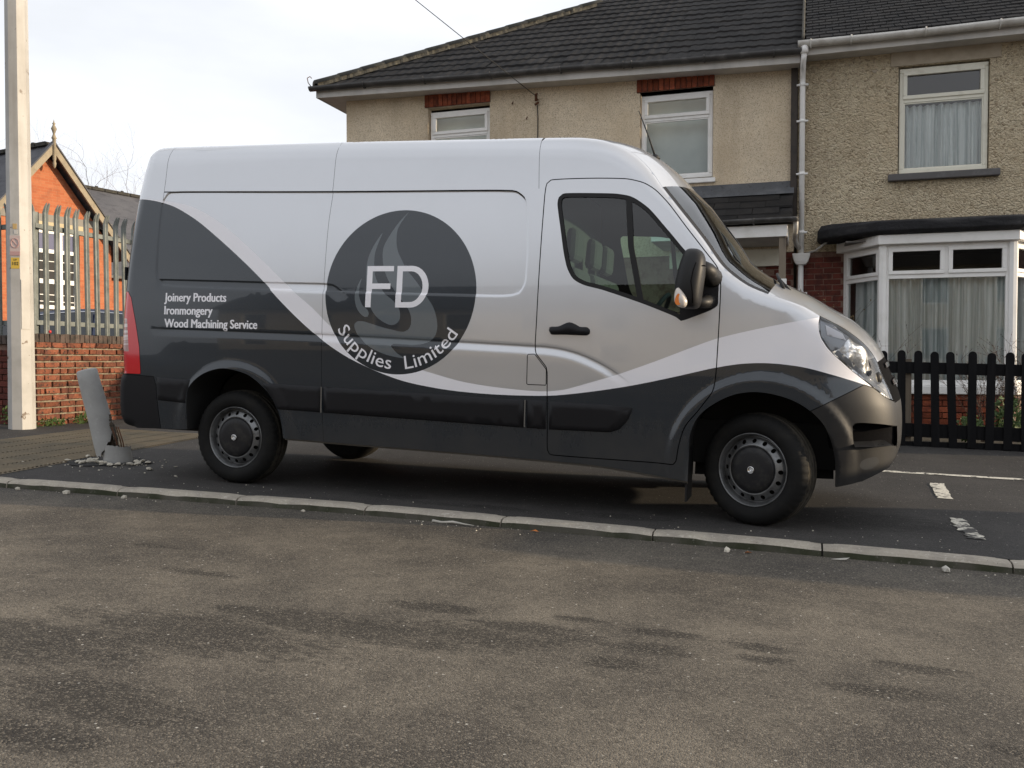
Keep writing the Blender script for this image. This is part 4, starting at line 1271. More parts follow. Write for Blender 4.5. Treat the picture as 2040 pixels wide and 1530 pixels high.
# --- wheels
def wheel_meshes():
    """wheel with its outer face towards -y, centre at origin"""
    R = .346
    # tyre
    prof = [(.222, .028), (.230, .012), (.250, .000), (.275, -.006), (.295, -.004), (.318, .006), (.332, .020), (.340, .036), (.344, .050),
            (.345, .058), (.337, .060), (.337, .066), (.346, .068), (.347, .098), (.339, .100), (.339, .108), (.347, .110), (.347, .140), (.339, .142), (.339, .150), (.346, .152), (.345, .165), (.330, .200), (.29, .222), (.222, .205)]
    seg = 144
    v = []; f = []
    for i, (r, y) in enumerate(prof):
        for k in range(seg):
            a = 2 * pi * k / seg
            rr = r
            if i in (6, 7, 8) and (k % 3) == 0: rr -= .0065
            if i in (5,) and (k % 3) == 0: rr -= .002
            # flat where it carries the load
            x, z = rr * cos(a), rr * sin(a)
            if z < -.338: z = -.338 + (z + .338) * .2
            v.append((x, y, z))
    for i in range(len(prof) - 1):
        for k in range(seg):
            a0 = i * seg + k; a1 = i * seg + (k + 1) % seg
            f.append((a0, a0 + seg, a1 + seg, a1)[::-1])
    # rim disc with round holes
    holes = [np.array([(.176 * cos(t) + .0135 * cos(a), .176 * sin(t) + .0135 * sin(a)) for a in np.linspace(0, 2 * pi, 12, endpoint=False)]) for t in np.linspace(0, 2 * pi, 16, endpoint=False)]
    rp = np.array([(0, .03), (.140, .03), (.146, .024), (.152, .022), (.160, .026), (.190, .046), (.196, .060), (.200, .066), (.204, .060), (.208, .042), (.212, .032), (.216, .026), (.220, .014), (.225, .012), (.228, .024)])
    radii = [.140, .144, .148, .152, .156, .1935, .1965, .199, .202, .205, .208, .211, .214, .217, .220, .223, .226, .228]
    circ = lambda r, n=64: np.array([(r * cos(a), r * sin(a)) for a in np.linspace(0, 2 * pi, n, endpoint=False)])
    ln = [(circ(r), True) for r in radii ] + [(h, True) for h in holes]
    gp = []
    for r in (.160, .166, .172, .178, .184, .189):
        c_ = circ(r, 96)
        for h in holes: c_ = c_[~pip(c_, h)]
        for h in holes: c_ = c_[dline(c_, h, True) > .002] if len(c_) else c_
        gp.append(c_)
    a_, t_ = cdt(ln, np.vstack(gp))
    ce = a_[t_].mean(1); rc = np.hypot(ce[:, 0], ce[:, 1])
    k_ = (rc > .1395) & (rc < .228)
    for h in holes: k_ &= ~pip(ce, h)
    t_ = t_[k_]
    rr = np.hypot(a_[:, 0], a_[:, 1])
    vr = np.stack([a_[:, 0], np.interp(rr, rp[:, 0], rp[:, 1]), a_[:, 1]], 1)
    # hub cap
    cp = MB()
    cp.lathe([(.0001, .004), (.03, .0045), (.10, .006), (.130, .009), (.142, .016), (.145, .03)], (0, 0, 0), 48, 'y')
    bd = MB()
    bd.lathe([(.0001, -.004), (.016, -.004), (.018, -.006), (.0215, -.006), (.023, -.002), (.023, .004)], (0, 0, 0), 28, 'y')
    em = MB()
    em.tube([(.011, -.006, .013), (-.004, -.0085, .010), (-.006, -.0085, .003), (.005, -.0085, -.003), (.004, -.0085, -.010), (-.010, -.006, -.013)], .0028, 6)
    bk = MB()
    bk.lathe([(.0001, .09), (.20, .09), (.205, .06), (.215, .05)], (0, 0, 0), 40, 'y')
    return (v, f), (vr, t_), cp, bd, em, bk
WH = wheel_meshes()
def make_wheel(x, yo, rz, far):
    w = bpy.data.objects.new('wheel', None)
    w.empty_display_size = .1
    link(w, van)
    w.location = (x, yo, .343)
    w.rotation_euler = (0, 0, rz + (pi if far else 0))
    (v, f), (vr, t_), cp, bd, em, bk = WH
    ty = mobj('tyre', v, f, [M['tyre'], M['tread']], w, True)
    for q, po in enumerate(ty.data.polygons):
        if 8 <= q // 144 <= 20: po.material_index = 1
    mobj('rim', vr, t_, M['rim'], w, True)
    cp.build('hub_cap', M['hubcap'], w, True)
    MB().add(bd.v, bd.f).add(em.v, em.f).build('badge', M['badge'], w, True)
    bk.build('brake_drum', M['under'], w, True)
make_wheel(0.03, .075, 0, False)
make_wheel(3.715, .085, radians(-23), False)
make_wheel(0.03, VW - .075, 0, True)
make_wheel(3.715, VW - .085, radians(-23), True)
MB().tube([(.03, .2, .33), (.03, VW - .2, .33)], .05, 10).tube([(-.5, 1.2, .38), (.9, 1.2, .36)], .09, 10).tube([(1.0, .75, .36), (2.2, .75, .34)], .05, 8).build('axle', M['under'], van, True)

# ================================================================== houses
FY = 7.2                                               # plane of both house fronts
def brick_mesh(name, lx, ly, lz, mat, n=5):
    """a few slightly different bricks, bottom-centre origin"""
    out = []
    for k in range(n):
        m = MB().box(-lx / 2, lx / 2, -ly / 2, ly / 2, -lz / 2, lz / 2)
        c = .004
        # chamfered front edges: rebuild as two stacked frames
        v = []
        for yy, e in ((ly / 2, 0), (-ly / 2 + c, 0), (-ly / 2, c)):
            for sx_, sz_ in ((-1, -1), (1, -1), (1, 1), (-1, 1)):
                v.append((sx_ * (lx / 2 - e) + rng.normal(0, .002), yy + rng.normal(0, .0008), sz_ * (lz / 2 - e) + rng.normal(0, .0012)))
        f = [(0, 1, 5, 4), (1, 2, 6, 5), (2, 3, 7, 6), (3, 0, 4, 7), (4, 5, 9, 8), (5, 6, 10, 9), (6, 7, 11, 10), (7, 4, 8, 11), (8, 9, 10, 11)]
        me = bpy.data.meshes.new(name)
        me.from_pydata(v, [], f); me.materials.append(mat); me.update()
        out.append(me)
    return out
def pick(l): return l[int(rng.integers(len(l)))]

def frame_bars(m, x0, x1, z0, z1, y0, y1, w):
    m.box(x0, x1, y0, y1, z0, z0 + w); m.box(x0, x1, y0, y1, z1 - w, z1)
    m.box(x0, x0 + w, y0, y1, z0 + w, z1 - w); m.box(x1 - w, x1, y0, y1, z0 + w, z1 - w)

def curtain(x0, x1, z0, z1, Y, mat, parent, folds=9, amp=.03, seed=1, gather=.0):
    r_ = np.random.default_rng(seed)
    n = int((x1 - x0) / .012); v = []
    ph = r_.uniform(0, 6, 6); fr = r_.uniform(.6, 1.7, 6) * folds * 2 * pi / (x1 - x0)
    for j in range(9):
        t = j / 8
        for i in range(n + 1):
            x = x0 + (x1 - x0) * i / n
            d = sum(amp * (.7 / (k + 1)) * sin(fr[k] * (x - x0) + ph[k] + .5 * t * (k % 3 - 1)) for k in range(6))
            v.append((x + .01 * sin(ph[0] + 9 * x) * t, Y + d, z1 + (z0 - z1) * t))
    f = [(j * (n + 1) + i, j * (n + 1) + n + 1 + i, j * (n + 1) + n + 2 + i, j * (n + 1) + i + 1) for j in range(8) for i in range(n)]
    return mobj('curtain', v, f, mat, parent, True)

def casement(house, x0, x1, z0, z1, zt, Y, mat, net=None, reflection_sheet=None, seed=1):
    """two-light window: opening top light over a fixed pane; Y = outer face of the frame"""
    fr = MB(); w = .055
    frame_bars(fr, x0, x1, z0, z1, Y, Y + .06, w)
    fr.box(x0 + w, x1 - w, Y + .002, Y + .058, zt - w / 2, zt + w / 2)
    win = fr.build('window', mat, house, bevel=.006)
    sa = MB(); frame_bars(sa, x0 + w - .012, x1 - w + .012, zt + w / 2 - .012, z1 - w + .012, Y - .016, Y + .03, .05)
    sa.build('opening_sash', mat, win, bevel=.006)
    bd = MB(); frame_bars(bd, x0 + w + .001, x1 - w - .001, z0 + w + .001, zt - w / 2 - .001, Y + .012, Y + .045, .014)
    bd.build('glazing_bead', mat, win)
    for a, b in ((zt + w / 2 + .02, z1 - w - .02), (z0 + w + .01, zt - w / 2 - .01)):
        mobj('pane', [(x0 + w, Y + .025, a - .02), (x1 - w, Y + .025, a - .02), (x1 - w, Y + .025, b + .02), (x0 + w, Y + .025, b + .02)], [(0, 1, 2, 3)], M['winglass'], win)
    if net:
        curtain(x0 + .03, x1 - .03, z0 + .02, net, Y + .13, M['net'], win, 8, .05, seed)
    if reflection_sheet:  # sheet added behind the panes to stand in for reflected sky
        MB().box(x0 - .05, x1 + .05, Y + .30, Y + .31, z0 - .05, z1 + .05).build('reflection_sheet', M['reflection_sheet'], win)
    return win

# ---------------- left house
LH = empty('hipped_house', (.5, FY, 0), 'pebbledashed semi with hipped dark tiled roof and red brick lintels', 'house')
LHX0, LHX1 = -2.91, 3.865
hA = (-1.51, -.50, 3.44, 4.77); hB = (1.765, 2.785, 3.44, 4.70)
wl = wall_holes(LHX0, LHX1, 2.38, 5.12, [hA, hB], FY, .14)
wl.add([(LHX0, FY, 2.38), (LHX0, FY, 5.12), (LHX0, 14, 5.12), (LHX0, 14, 2.38)], [(0, 1, 2, 3)])
wl.build('wall', M['pebble'], LH)
lw = MB()
lw.add([(LHX0, FY + .012, -.3), (LHX1, FY + .012, -.3), (LHX1, FY + .012, 2.38), (LHX0, FY + .012, 2.38)], [(0, 1, 2, 3)])
lw.add([(LHX0, FY + .012, -.3), (LHX0, FY + .012, 2.38), (LHX0, 14, 2.38), (LHX0, 14, -.3)], [(0, 1, 2, 3)])
lw.add([(LHX0, 14, -.3), (LHX0, 14, 5.2), (LHX1, 14, 5.2), (LHX1, 14, -.3)], [(0, 1, 2, 3)])
lw.build('lower_wall', M['mortar_h'], LH)
MB().box(LHX0 + .05, LHX1 + 3.5, FY + 1.6, FY + 1.65, 0, 5.1).build('room_wall', M['interior'], LH)
casement(LH, -1.49, -.51, 3.46, 4.715, 4.355, FY + .065, M['upvc'], reflection_sheet=True)
casement(LH, 1.775, 2.775, 3.47, 4.665, 4.325, FY + .065, M['upvc'], reflection_sheet=True)
MB().box(1.72, 2.82, FY - .05, FY + .06, 3.375, 3.44).build('sill', M['upvc'], LH, bevel=.01)
MB().box(-1.55, -.46, FY - .05, FY + .06, 3.375, 3.44).build('sill', M['upvc'], LH, bevel=.01)
# soldier-course lintels
for x0, x1, z0, z1 in ((-1.555, -.49, 4.775, 5.03), (1.72, 2.805, 4.70, 4.985)):
    n = 14; w = (x1 - x0) / n
    sol = brick_mesh('lintel_brick', w - .008, .06, z1 - z0 - .01, M['brick_red'], 4)
    MB().box(x0, x1, FY - .012, FY + .14, z0, z1).build('lintel_bed', M['mortar_h'], LH)
    for i in range(n):
        inst(pick(sol), 'lintel_brick', (x0 + (i + .5) * w, FY - .004, (z0 + z1) / 2), LH)
# bricks beside the porch and below the roughcast
bm = brick_mesh('brick', .215, .05, .065, M['brick_house'], 6)
def brick_run(parent, meshes, x0, x1, z0, z1, Y, hole=None, start=0):
    r = 0; z = z0
    while z + .06 < z1:
        x = x0 + (0 if (r + start) % 2 == 0 else -.1125) 
        while x < x1:
            a, b = max(x, x0), min(x + .215, x1)
            if b - a > .05 and not (hole and hole(a, b, z, z + .065)):
                o = inst(pick(meshes), 'brick', ((a + b) / 2, Y + rng.uniform(-.002, .003), z + .0325), parent)
                if b - a < .21: o.scale = ((b - a) / .215, 1, 1)
            x += .225
        z += .075; r += 1
brick_run(LH, bm, 3.05, 3.86, .95, 2.37, FY + .03, hole=lambda a, b, c, d: a < 3.46)

# roof of the left house: front slope, hip and interlocking tiles
EY = 6.86
def ez(x): return 5.175 - .027 * (x + 3.2)             # eaves line, very slightly out of level
RS = .62                                               # rise per metre of plan
def lroof(x, y): return ez(x) - .03 + RS * (y - EY)
RD = 3.95
deck = MB()
hx0 = -3.28
deck.add([(hx0, EY, lroof(hx0, EY)), (3.95, EY, lroof(3.95, EY)), (3.95, EY + RD, lroof(3.95, EY + RD)), (hx0 + RD, EY + RD, lroof(hx0 + RD, EY + RD))], [(0, 1, 2, 3)])
deck.add([(hx0, EY, lroof(hx0, EY)), (hx0 + RD, EY + RD, lroof(hx0 + RD, EY + RD)), (hx0 + RD, EY + RD + .1, lroof(hx0, EY + RD)), (hx0, EY + 2 * RD, lroof(hx0, EY))], [(0, 1, 2, 3)])
deck.add([(hx0, EY + 2 * RD, lroof(hx0, EY)), (hx0 + RD, EY + RD, lroof(hx0 + RD, EY + RD)), (3.95, EY + RD, lroof(3.95, EY + RD)), (3.95, EY + 2 * RD, lroof(3.95, EY))], [(0, 1, 2, 3)])
roofL = deck.build('roof', M['tile'], LH)
def tile_mesh():
    prof = []
    W2 = .302
    for i in range(13):
        t = i / 12
        h = .008 * max(0, sin(pi * ((t - .02) / .30))) if t < .32 else (.008 * max(0, sin(pi * ((t - .52) / .30))) if .52 < t < .82 else 0)
        prof.append((-W2 / 2 + W2 * t, h))
    v = []
    Lp = .40 / sqrt(1 + RS * RS)
    for yy, up in ((0, .036), (.02, .038), (Lp, .012)):
        for x, h in prof:
            v.append((x, yy, up + h + RS * yy))
    for x, h in prof: v.append((x, .0, .008 + h * .6))
    n = len(prof); f = []
    for j in range(2):
        for i in range(n - 1): f.append((j * n + i, j * n + i + 1, (j + 1) * n + i + 1, (j + 1) * n + i))
    for i in range(n - 1): f.append((3 * n + i, 3 * n + i + 1, i + 1, i))
    f.append((3 * n, 0, n)); f.append((4 * n - 1, n - 1, 2 * n - 1)[::-1])
    me = bpy.data.meshes.new('roof_tile'); me.from_pydata(v, [], f); me.materials.append(M['tile']); me.update()
    return me
tm = tile_mesh()
gau = .292
for r in range(14):
    yy = EY - .03 + r * gau
    hx = hx0 + (yy - EY) + .02
    x = 3.80
    while x > hx - .02:
        inst(tm, 'roof_tile', (x + rng.normal(0, .002), yy + rng.normal(0, .003), lroof(x, yy) + rng.normal(0, .002)), roofL, rot=(rng.normal(0, .006), rng.normal(0, .006) + .027, 0))
        x -= .3
# hip tiles and their mortar
hd_ = Vector((1, 1, RS - .027)).normalized()
hm_ = MB()
for k in range(5):
    pass
def hip_mesh():
    v = []; n = 9
    for s_, r in ((0, .135), (.44, .122)):
        for k in range(n):
            a = pi * (k / (n - 1))
            v.append((s_, cos(a) * r * 1.15, sin(a) * r * .62))
    for k in range(n):
        a = pi * (k / (n - 1)); v.append((0, cos(a) * .11, sin(a) * .05 - .02))
    f = [(k, k + 1, n + k + 1, n + k)[::-1] for k in range(n - 1)] + [(2 * n + k, 2 * n + k + 1, k + 1, k)[::-1] for k in range(n - 1)]
    me = bpy.data.meshes.new('hip_tile'); me.from_pydata(v, [], f); me.materials.append(M['hip'])
    me.polygons.foreach_set('use_smooth', [True] * len(me.polygons)); me.update()
    return me
hme = hip_mesh()
p0 = Vector((hx0 - .02, EY - .02, lroof(hx0, EY) + .02))
ry = -math.asin(hd_.z)
for i in range(14):
    p = p0 + hd_ * (i * .40 + .05)
    inst(hme, 'hip_tile', p, roofL, rot=(0, ry, pi / 4))
mt = MB(); v = []
nq = Vector((1, -1, 0)).normalized()
N_ = 110
for i in range(N_ + 1):
    p = p0 + hd_ * (.05 + i * .05)
    w_ = .150 + rng.uniform(-.008, .014)
    v += [p + nq * .06 + Vector((0, 0, .05)), p + nq * (w_ - .02) + Vector((0, 0, .02 + rng.uniform(-.008, .008))), p + nq * w_ + Vector((0, 0, -.06))]
mt.add(v, [(i * 3 + j, i * 3 + j + 1, i * 3 + j + 4, i * 3 + j + 3) for i in range(N_) for j in range(2)])
mt.build('hip_mortar', M['lichen'], roofL)
# hip hook
MB().tube([p0 + Vector((-.02, -.02, .0)), p0 + Vector((-.05, -.05, .05)), p0 + Vector((-.06, -.06, .12)), p0 + Vector((-.03, -.03, .15)), p0 + Vector((-.01, -.01, .125))], .007, 6).build('hip_iron', M['rust'], roofL, True)
# eaves: soffit, fascia, gutter
e = MB()
for (xa, xb) in ((LHX0 - .36, 3.93),):
    e.add([(xa, EY + .03, ez(xa) - .175), (xb, EY + .03, ez(xb) - .175), (xb, EY + .03, ez(xb) - .03), (xa, EY + .03, ez(xa) - .03),
           (xa, EY + .05, ez(xa) - .175), (xb, EY + .05, ez(xb) - .175)], [(0, 1, 2, 3), (0, 4, 5, 1)])
    e.add([(xa, EY + .05, ez(xa) - .165), (xb, EY + .05, ez(xb) - .165), (xb, FY + .02, ez(xb) - .165), (xa, FY + .02, ez(xa) - .165)], [(0, 3, 2, 1)])
    e.add([(xa, EY + .03, ez(xa) - .175), (xa, EY + .03, ez(xa) - .03), (xa, 14, ez(xa) - .03), (xa, 14, ez(xa) - .175)], [(0, 1, 2, 3)])
    e.add([(xa, EY + .05, ez(xa) - .165), (xa, 14, ez(xa) - .165), (LHX0 + .02, 14, ez(xa) - .165), (LHX0 + .02, EY + .05, ez(xa) - .165)], [(0, 1, 2, 3)])
e.build('fascia', M['fascia'], LH)
def gutter(parent, x0, x1, zf, Y, r, mat, brackets):
    m = MB(); n = 9; st = 24; v = []
    for i in range(st + 1):
        x = x0 + (x1 - x0) * i / st
        z = zf(x) + .006 * sin(x * 2.1)
        for k in range(n):
            a = pi + pi * k / (n - 1)
            v.append((x, Y + r * cos(a), z + r * 1.05 * sin(a)))
        for k in range(n):
            a = 2 * pi - pi * k / (n - 1)
            v.append((x, Y + (r - .006) * cos(a), z + (r - .006) * sin(a)))
    q = 2 * n
    f = [(i * q + k, i * q + (k + 1) % q, (i + 1) * q + (k + 1) % q, (i + 1) * q + k)[::-1] for i in range(st) for k in range(q)]
    f.append(tuple(range(q))); f.append(tuple(range(st * q + q - 1, st * q - 1, -1)))
    g = mobj('gutter', v, f, mat, parent, True)
    for bx in brackets:
        b = MB()
        b.tube([(bx, Y + (r + .008) * cos(a), zf(bx) + (r * 1.05 + .008) * sin(a)) for a in np.linspace(pi - .1, 2 * pi, 10)], .010, 6)
        b.build('bracket', mat, g, True)
    return g
gutter(LH, -3.34, 3.95, lambda x: ez(x) - .022, EY - .035, .062, M['gut_black'], [-2.4, -1.4, -.35, .7, 1.6, 1.72, 2.7, 3.6])
# telephone cable anchor, down wire and wall hooks
an = MB()
an.tube([(.25, FY - .10, 4.74), (.25, FY + .01, 4.74)], .012, 6).tube([(.25, FY - .09, 4.70), (.25, FY - .09, 4.80), (.27, FY - .09, 4.80)], .022, 6).tube([(.22, FY - .05, 4.66), (.28, FY - .06, 4.69)], .018, 6)
an.build('cable_bracket', M['rust'], LH, True)
MB().tube([(.25, FY - .04, 4.68), (.255, FY - .012, 4.5), (.25, FY - .012, 3.9), (.25, FY - .012, 1.0)], .007, 5).build('down_wire', M['cable'], LH, True)
for hx, hz in ((-.14, 4.72), (.08, 4.48)):
    MB().tube([(hx, FY + .01, hz), (hx, FY - .03, hz - .01), (hx + .02, FY - .035, hz + .02)], .008, 5).build('wall_hook', M['rust'], LH, True)
a_, b_ = Vector((.25, FY - .10, 4.77)), Vector((-1.763, 4.0, 6.424))
d_ = b_ - a_
cb = MB().tube([a_ + d_ * t + Vector((0, 0, -.10 * sin(pi * min(t / 3, 1)))) for t in np.linspace(0, 3.0, 30)], .006, 5)
cb.build('telephone_cable', M['cable'], None, True, label='thin telephone cable running from the wall bracket up across the sky', cat='cable')

# ---------------- right house
RH = empty('bay_house', (6.2, FY, 0), 'roughcast house with white bay window, net curtains and white gutter', 'house')
RX0, RX1 = 3.905, 7.6
hC = (5.15, 6.215, 3.33, 4.72)
rw = wall_holes(RX0, RX1, 2.36, 5.05, [hC], FY - .012, .13)
rw.build('wall', M['rough'], RH)
lw = wall_holes(RX0, RX1, -.3, 2.36, [(4.60, 6.80, .45, 2.34)], FY + .012, .10)
lw.add([(RX1, FY, -.3), (RX1, 14, -.3), (RX1, 14, 5.2), (RX1, FY, 5.2)], [(0, 1, 2, 3)])
lw.add([(RX0, 14, -.3), (RX0, 14, 5.2), (RX1, 14, 5.2), (RX1, 14, -.3)], [(0, 1, 2, 3)])
lw.build('lower_wall', M['mortar_h'], RH)
wc = casement(RH, 5.165, 6.205, 3.345, 4.70, 4.285, FY + .03, M['upvc_cream'], net=4.24, seed=4)
MB().box(5.05, 6.34, FY - .028, FY + .10, 4.725, 4.925).build('lintel', M['lintel'], RH, bevel=.008)
MB().box(5.03, 6.335, FY - .10, FY + .05, 3.235, 3.325).build('sill', M['sill_dk'], RH, bevel=.012)
brick_run(RH, bm, 3.915, 4.50, .35, 2.34, FY + .03)
# paint splashes left on the wall
for x, z in ((4.30, 4.62), (4.86, 4.69)):
    m = MB()
    pts = [(x + (.03 + .015 * sin(3 * a)) * cos(a), FY - .020, z + (.03 + .012 * cos(2 * a)) * sin(a)) for a in np.linspace(0, 2 * pi, 14, endpoint=False)]
    m.add(pts + [(p[0], FY - .010, p[2]) for p in pts], [tuple(range(14))] + [(i, 14 + i, 14 + (i + 1) % 14, (i + 1) % 14) for i in range(14)])
    m.build('plaster_patch', M['lintel'], RH)
# dark strip on the party wall
MB().box(3.815, 3.90, FY - .075, FY + .02, 2.75, 4.93).build('wall_strip', M['brownpipe'], LH, bevel=.006)
# roof, plain tiles: too small to pick apart, one joined piece
def rroof(x, y): return 5.06 + RS * (y - EY) + .03
deck = MB()
deck.add([(3.96, EY, rroof(0, EY) - .03), (RX1 + .1, EY, rroof(0, EY) - .03), (RX1 + .1, EY + RD, rroof(0, EY + RD) - .03), (3.96, EY + RD, rroof(0, EY + RD) - .03)], [(0, 1, 2, 3)])
deck.add([(3.96, EY + 2 * RD, rroof(0, EY) - .03), (3.96, EY + RD, rroof(0, EY + RD) - .03), (RX1 + .1, EY + RD, rroof(0, EY + RD) - .03), (RX1 + .1, EY + 2 * RD, rroof(0, EY) - .03)], [(0, 1, 2, 3)])
deck.add([(3.955, EY, lroof(3.95, EY) - .3), (3.955, EY, rroof(0, EY)), (3.955, EY + RD, rroof(0, EY + RD)), (3.955, EY + RD, lroof(3.95, EY + RD) - .3)], [(0, 1, 2, 3)])
roofR = deck.build('roof', M['tile_p'], RH)
pt = MB()
g2 = .145; w2 = .166
for r in range(25):
    y0 = EY - .04 + r * g2
    xo = (r % 2) * w2 / 2
    x = 4.0 + xo - w2
    while x < 7.7:
        a, b = max(x, 3.975) + .004, x + w2 - .004
        if b - a > .03:
            u1, u2 = rng.normal(.026, .0025), rng.normal(.026, .0025); y1 = y0 + g2 * 1.5
            z0 = rroof(0, y0); z1 = rroof(0, y1)
            pt.add([(a, y0, z0 + u1), (b, y0, z0 + u2), (b, y1, z1 + .004), (a, y1, z1 + .004), (a, y0, z0 + u1 - .014), (b, y0, z0 + u2 - .014)], [(0, 1, 2, 3), (4, 5, 1, 0), (4, 0, 3), (5, 2, 1)])
        x += w2
pt.build('roof_tiles', M['tile_p'], roofR, kind='stuff')
MB().tube([(3.965, EY - .02 + t * RD, rroof(0, EY - .02 + t * RD) + .018 + rng.normal(0, .004)) for t in np.linspace(0, 1, 24)], .022, 6).build('verge_mortar', M['lichen'], roofR, True)
e = MB()
e.box(3.94, RX1 + .1, EY + .028, EY + .05, 4.895, 5.06)
e.add([(3.94, EY + .05, 4.905), (RX1, EY + .05, 4.905), (RX1, FY + .02, 4.905), (3.94, FY + .02, 4.905)], [(0, 3, 2, 1)])
e.build('fascia', M['fascia'], RH)
gutter(RH, 3.90, RX1, lambda x: 5.045, EY - .045, .072, M['gut_white'], [4.06, 4.55, 5.42, 6.25, 7.1])
# downpipe with swan neck, hopper and branches
dp = MB()
px = 3.962
dp.tube([(px + .02, EY - .045, 5.00), (px + .02, EY - .045, 4.90)], .05, 12)
dp.tube([(px + .02, EY - .04, 4.92), (px + .01, EY - .02, 4.84), (px, FY - .12, 4.70), (px, FY - .09, 4.60), (px, FY - .09, 2.30)], .036, 12)
dp.tube([(px - .005, FY - .09, 2.20), (px - .005, FY - .09, -.1)], .036, 12)
pipe = dp.build('downpipe', M['upvc'], RH, True)
for z in (4.58, 4.10, 3.40, 2.62):
    MB().tube([(px, FY - .09, z - .02), (px, FY - .09, z + .02)], .043, 12).box(px - .075, px + .075, FY - .10, FY - .075, z - .012, z + .012).build('pipe_clip', M['upvc'], pipe, True)
MB().box(px - .08, px + .08, FY - .10, FY - .075, 1.80, 1.82).tube([(px - .005, FY - .09, 1.79), (px - .005, FY - .09, 1.83)], .042, 12).build('pipe_clip', M['upvc'], pipe)
hp_ = MB()
v = []
for z, hx, hy in ((2.335, .115, .085), (2.315, .113, .083), (2.235, .092, .07), (2.195, .065, .055), (2.185, .045, .045)):
    v += [(px + sx_ * hx, FY - .095 + sy_ * hy, z) for sx_, sy_ in ((-1, -1), (1, -1), (1, 1), (-1, 1))]
f = [(i * 4 + k, i * 4 + (k + 1) % 4, i * 4 + 4 + (k + 1) % 4, i * 4 + 4 + k)[::-1] for i in range(4) for k in range(4)] + [(0, 1, 2, 3)]
mobj('hopper', v, f, M['upvc'], pipe).modifiers.new('b', 'BEVEL').width = .006
MB().tube([(4.06, FY - .12, 2.345), (4.14, FY - .15, 2.36), (4.22, FY - .2, 2.42), (4.28, FY - .22, 2.46)], .014, 8).build('overflow_pipe', M['gut_white'], pipe, True)
MB().tube([(3.90, 6.14, 2.66), (3.90, 6.2, 2.56), (3.885, 6.6, 2.47), (3.90, 6.95, 2.44), (3.94, FY - .09, 2.41)], .032, 10).build('branch_pipe', M['gut_white'], pipe, True)

# bay window
BAY = MB()
bx = [(4.50, FY - .0), (4.93, 6.50), (6.37, 6.50), (6.85, FY - .0)]
bayroof = MB()
rp_ = [(4.17, FY - .02), (4.17, 6.86), (4.30, 6.70), (4.86, 6.30), (6.46, 6.30), (7.1, 6.80), (7.1, FY - .02)]
rp2 = [(4.20, FY - .02), (4.21, 6.90), (4.33, 6.75), (4.89, 6.36), (6.43, 6.36), (7.05, 6.84), (7.05, FY - .02)]
n = len(rp_)
v = [(x, y, 2.455) for x, y in rp2] + [(x + rng.normal(0, .006), y, 2.49 + rng.normal(0, .008)) for x, y in rp_] + [(x + rng.normal(0, .006), y + rng.normal(0, .006), 2.595 + rng.normal(0, .008)) for x, y in rp_] + [(x, y, 2.625 + .04 * (y > 6.6)) for x, y in rp2]
f = [tuple(range(n - 1, -1, -1)), tuple(range(3 * n, 4 * n))] + [(j * n + i, j * n + (i + 1) % n, (j + 1) * n + (i + 1) % n, (j + 1) * n + i) for j in range(3) for i in range(n)]
br = mobj('bay_roof', v, f, M['felt'], RH)
b_ = br.modifiers.new('b', 'BEVEL'); b_.width = .012; b_.segments = 2; b_.limit_method = 'ANGLE'
def ring(path, t, z0, z1, inset0=0.0):
    """a band following the bay's plan (open path), thickness t outwards (towards -y)"""
    m = MB(); P = [Vector(p) for p in path]; n = len(P); O = []; I = []
    for i in range(n):
        d0 = (P[i] - P[i - 1]).normalized() if i > 0 else (P[1] - P[0]).normalized()
        d1 = (P[i + 1] - P[i]).normalized() if i < n - 1 else d0
        n0 = Vector((d0.y, -d0.x)); n1 = Vector((d1.y, -d1.x)); nm = (n0 + n1).normalized()
        k = 1 / max(.3, nm.dot(n0))
        O.append(P[i] + nm * (t * k)); I.append(P[i] + nm * (inset0 * k))
    v = [(p.x, p.y, z0) for p in I] + [(p.x, p.y, z0) for p in O] + [(p.x, p.y, z1) for p in O] + [(p.x, p.y, z1) for p in I]
    f = [(j * n + i, j * n + i + 1, ((j + 1) % 4) * n + i + 1, ((j + 1) % 4) * n + i)[::-1] for j in range(4) for i in range(n - 1)]
    f += [(0, n, 2 * n, 3 * n), (n - 1, 4 * n - 1, 3 * n - 1, 2 * n - 1)]
    return m.add(v, f)
ring(bx, .10, 2.335, 2.452, -.05).build('bay_fascia', M['upvc'], RH, bevel=.008)
ring(bx, .085, .495, .60, -.08).build('bay_sill', M['upvc'], RH, bevel=.01)
ring(bx, .0, -.2, .495, -.10).build('bay_wall', M['mortar_h'], RH)
bayw = MB()
def bar(m, p, q, z0, z1, o0, o1, a, b):
    """upright board between fractions a..b (metres from p) of the line p-q"""
    P = Vector(p); Q = Vector(q); d = (Q - P).normalized(); nn = Vector((d.y, -d.x))
    c = [P + d * a + nn * o0, P + d * b + nn * o0, P + d * b + nn * o1, P + d * a + nn * o1]
    return m.zprism([(w_.x, w_.y) for w_ in (c if (c[1] - c[0]).cross(c[2] - c[1]) > 0 else c[::-1])], z0, z1)
faces = [(bx[0], bx[1], 1), (bx[1], bx[2], 2), (bx[2], bx[3], 1)]
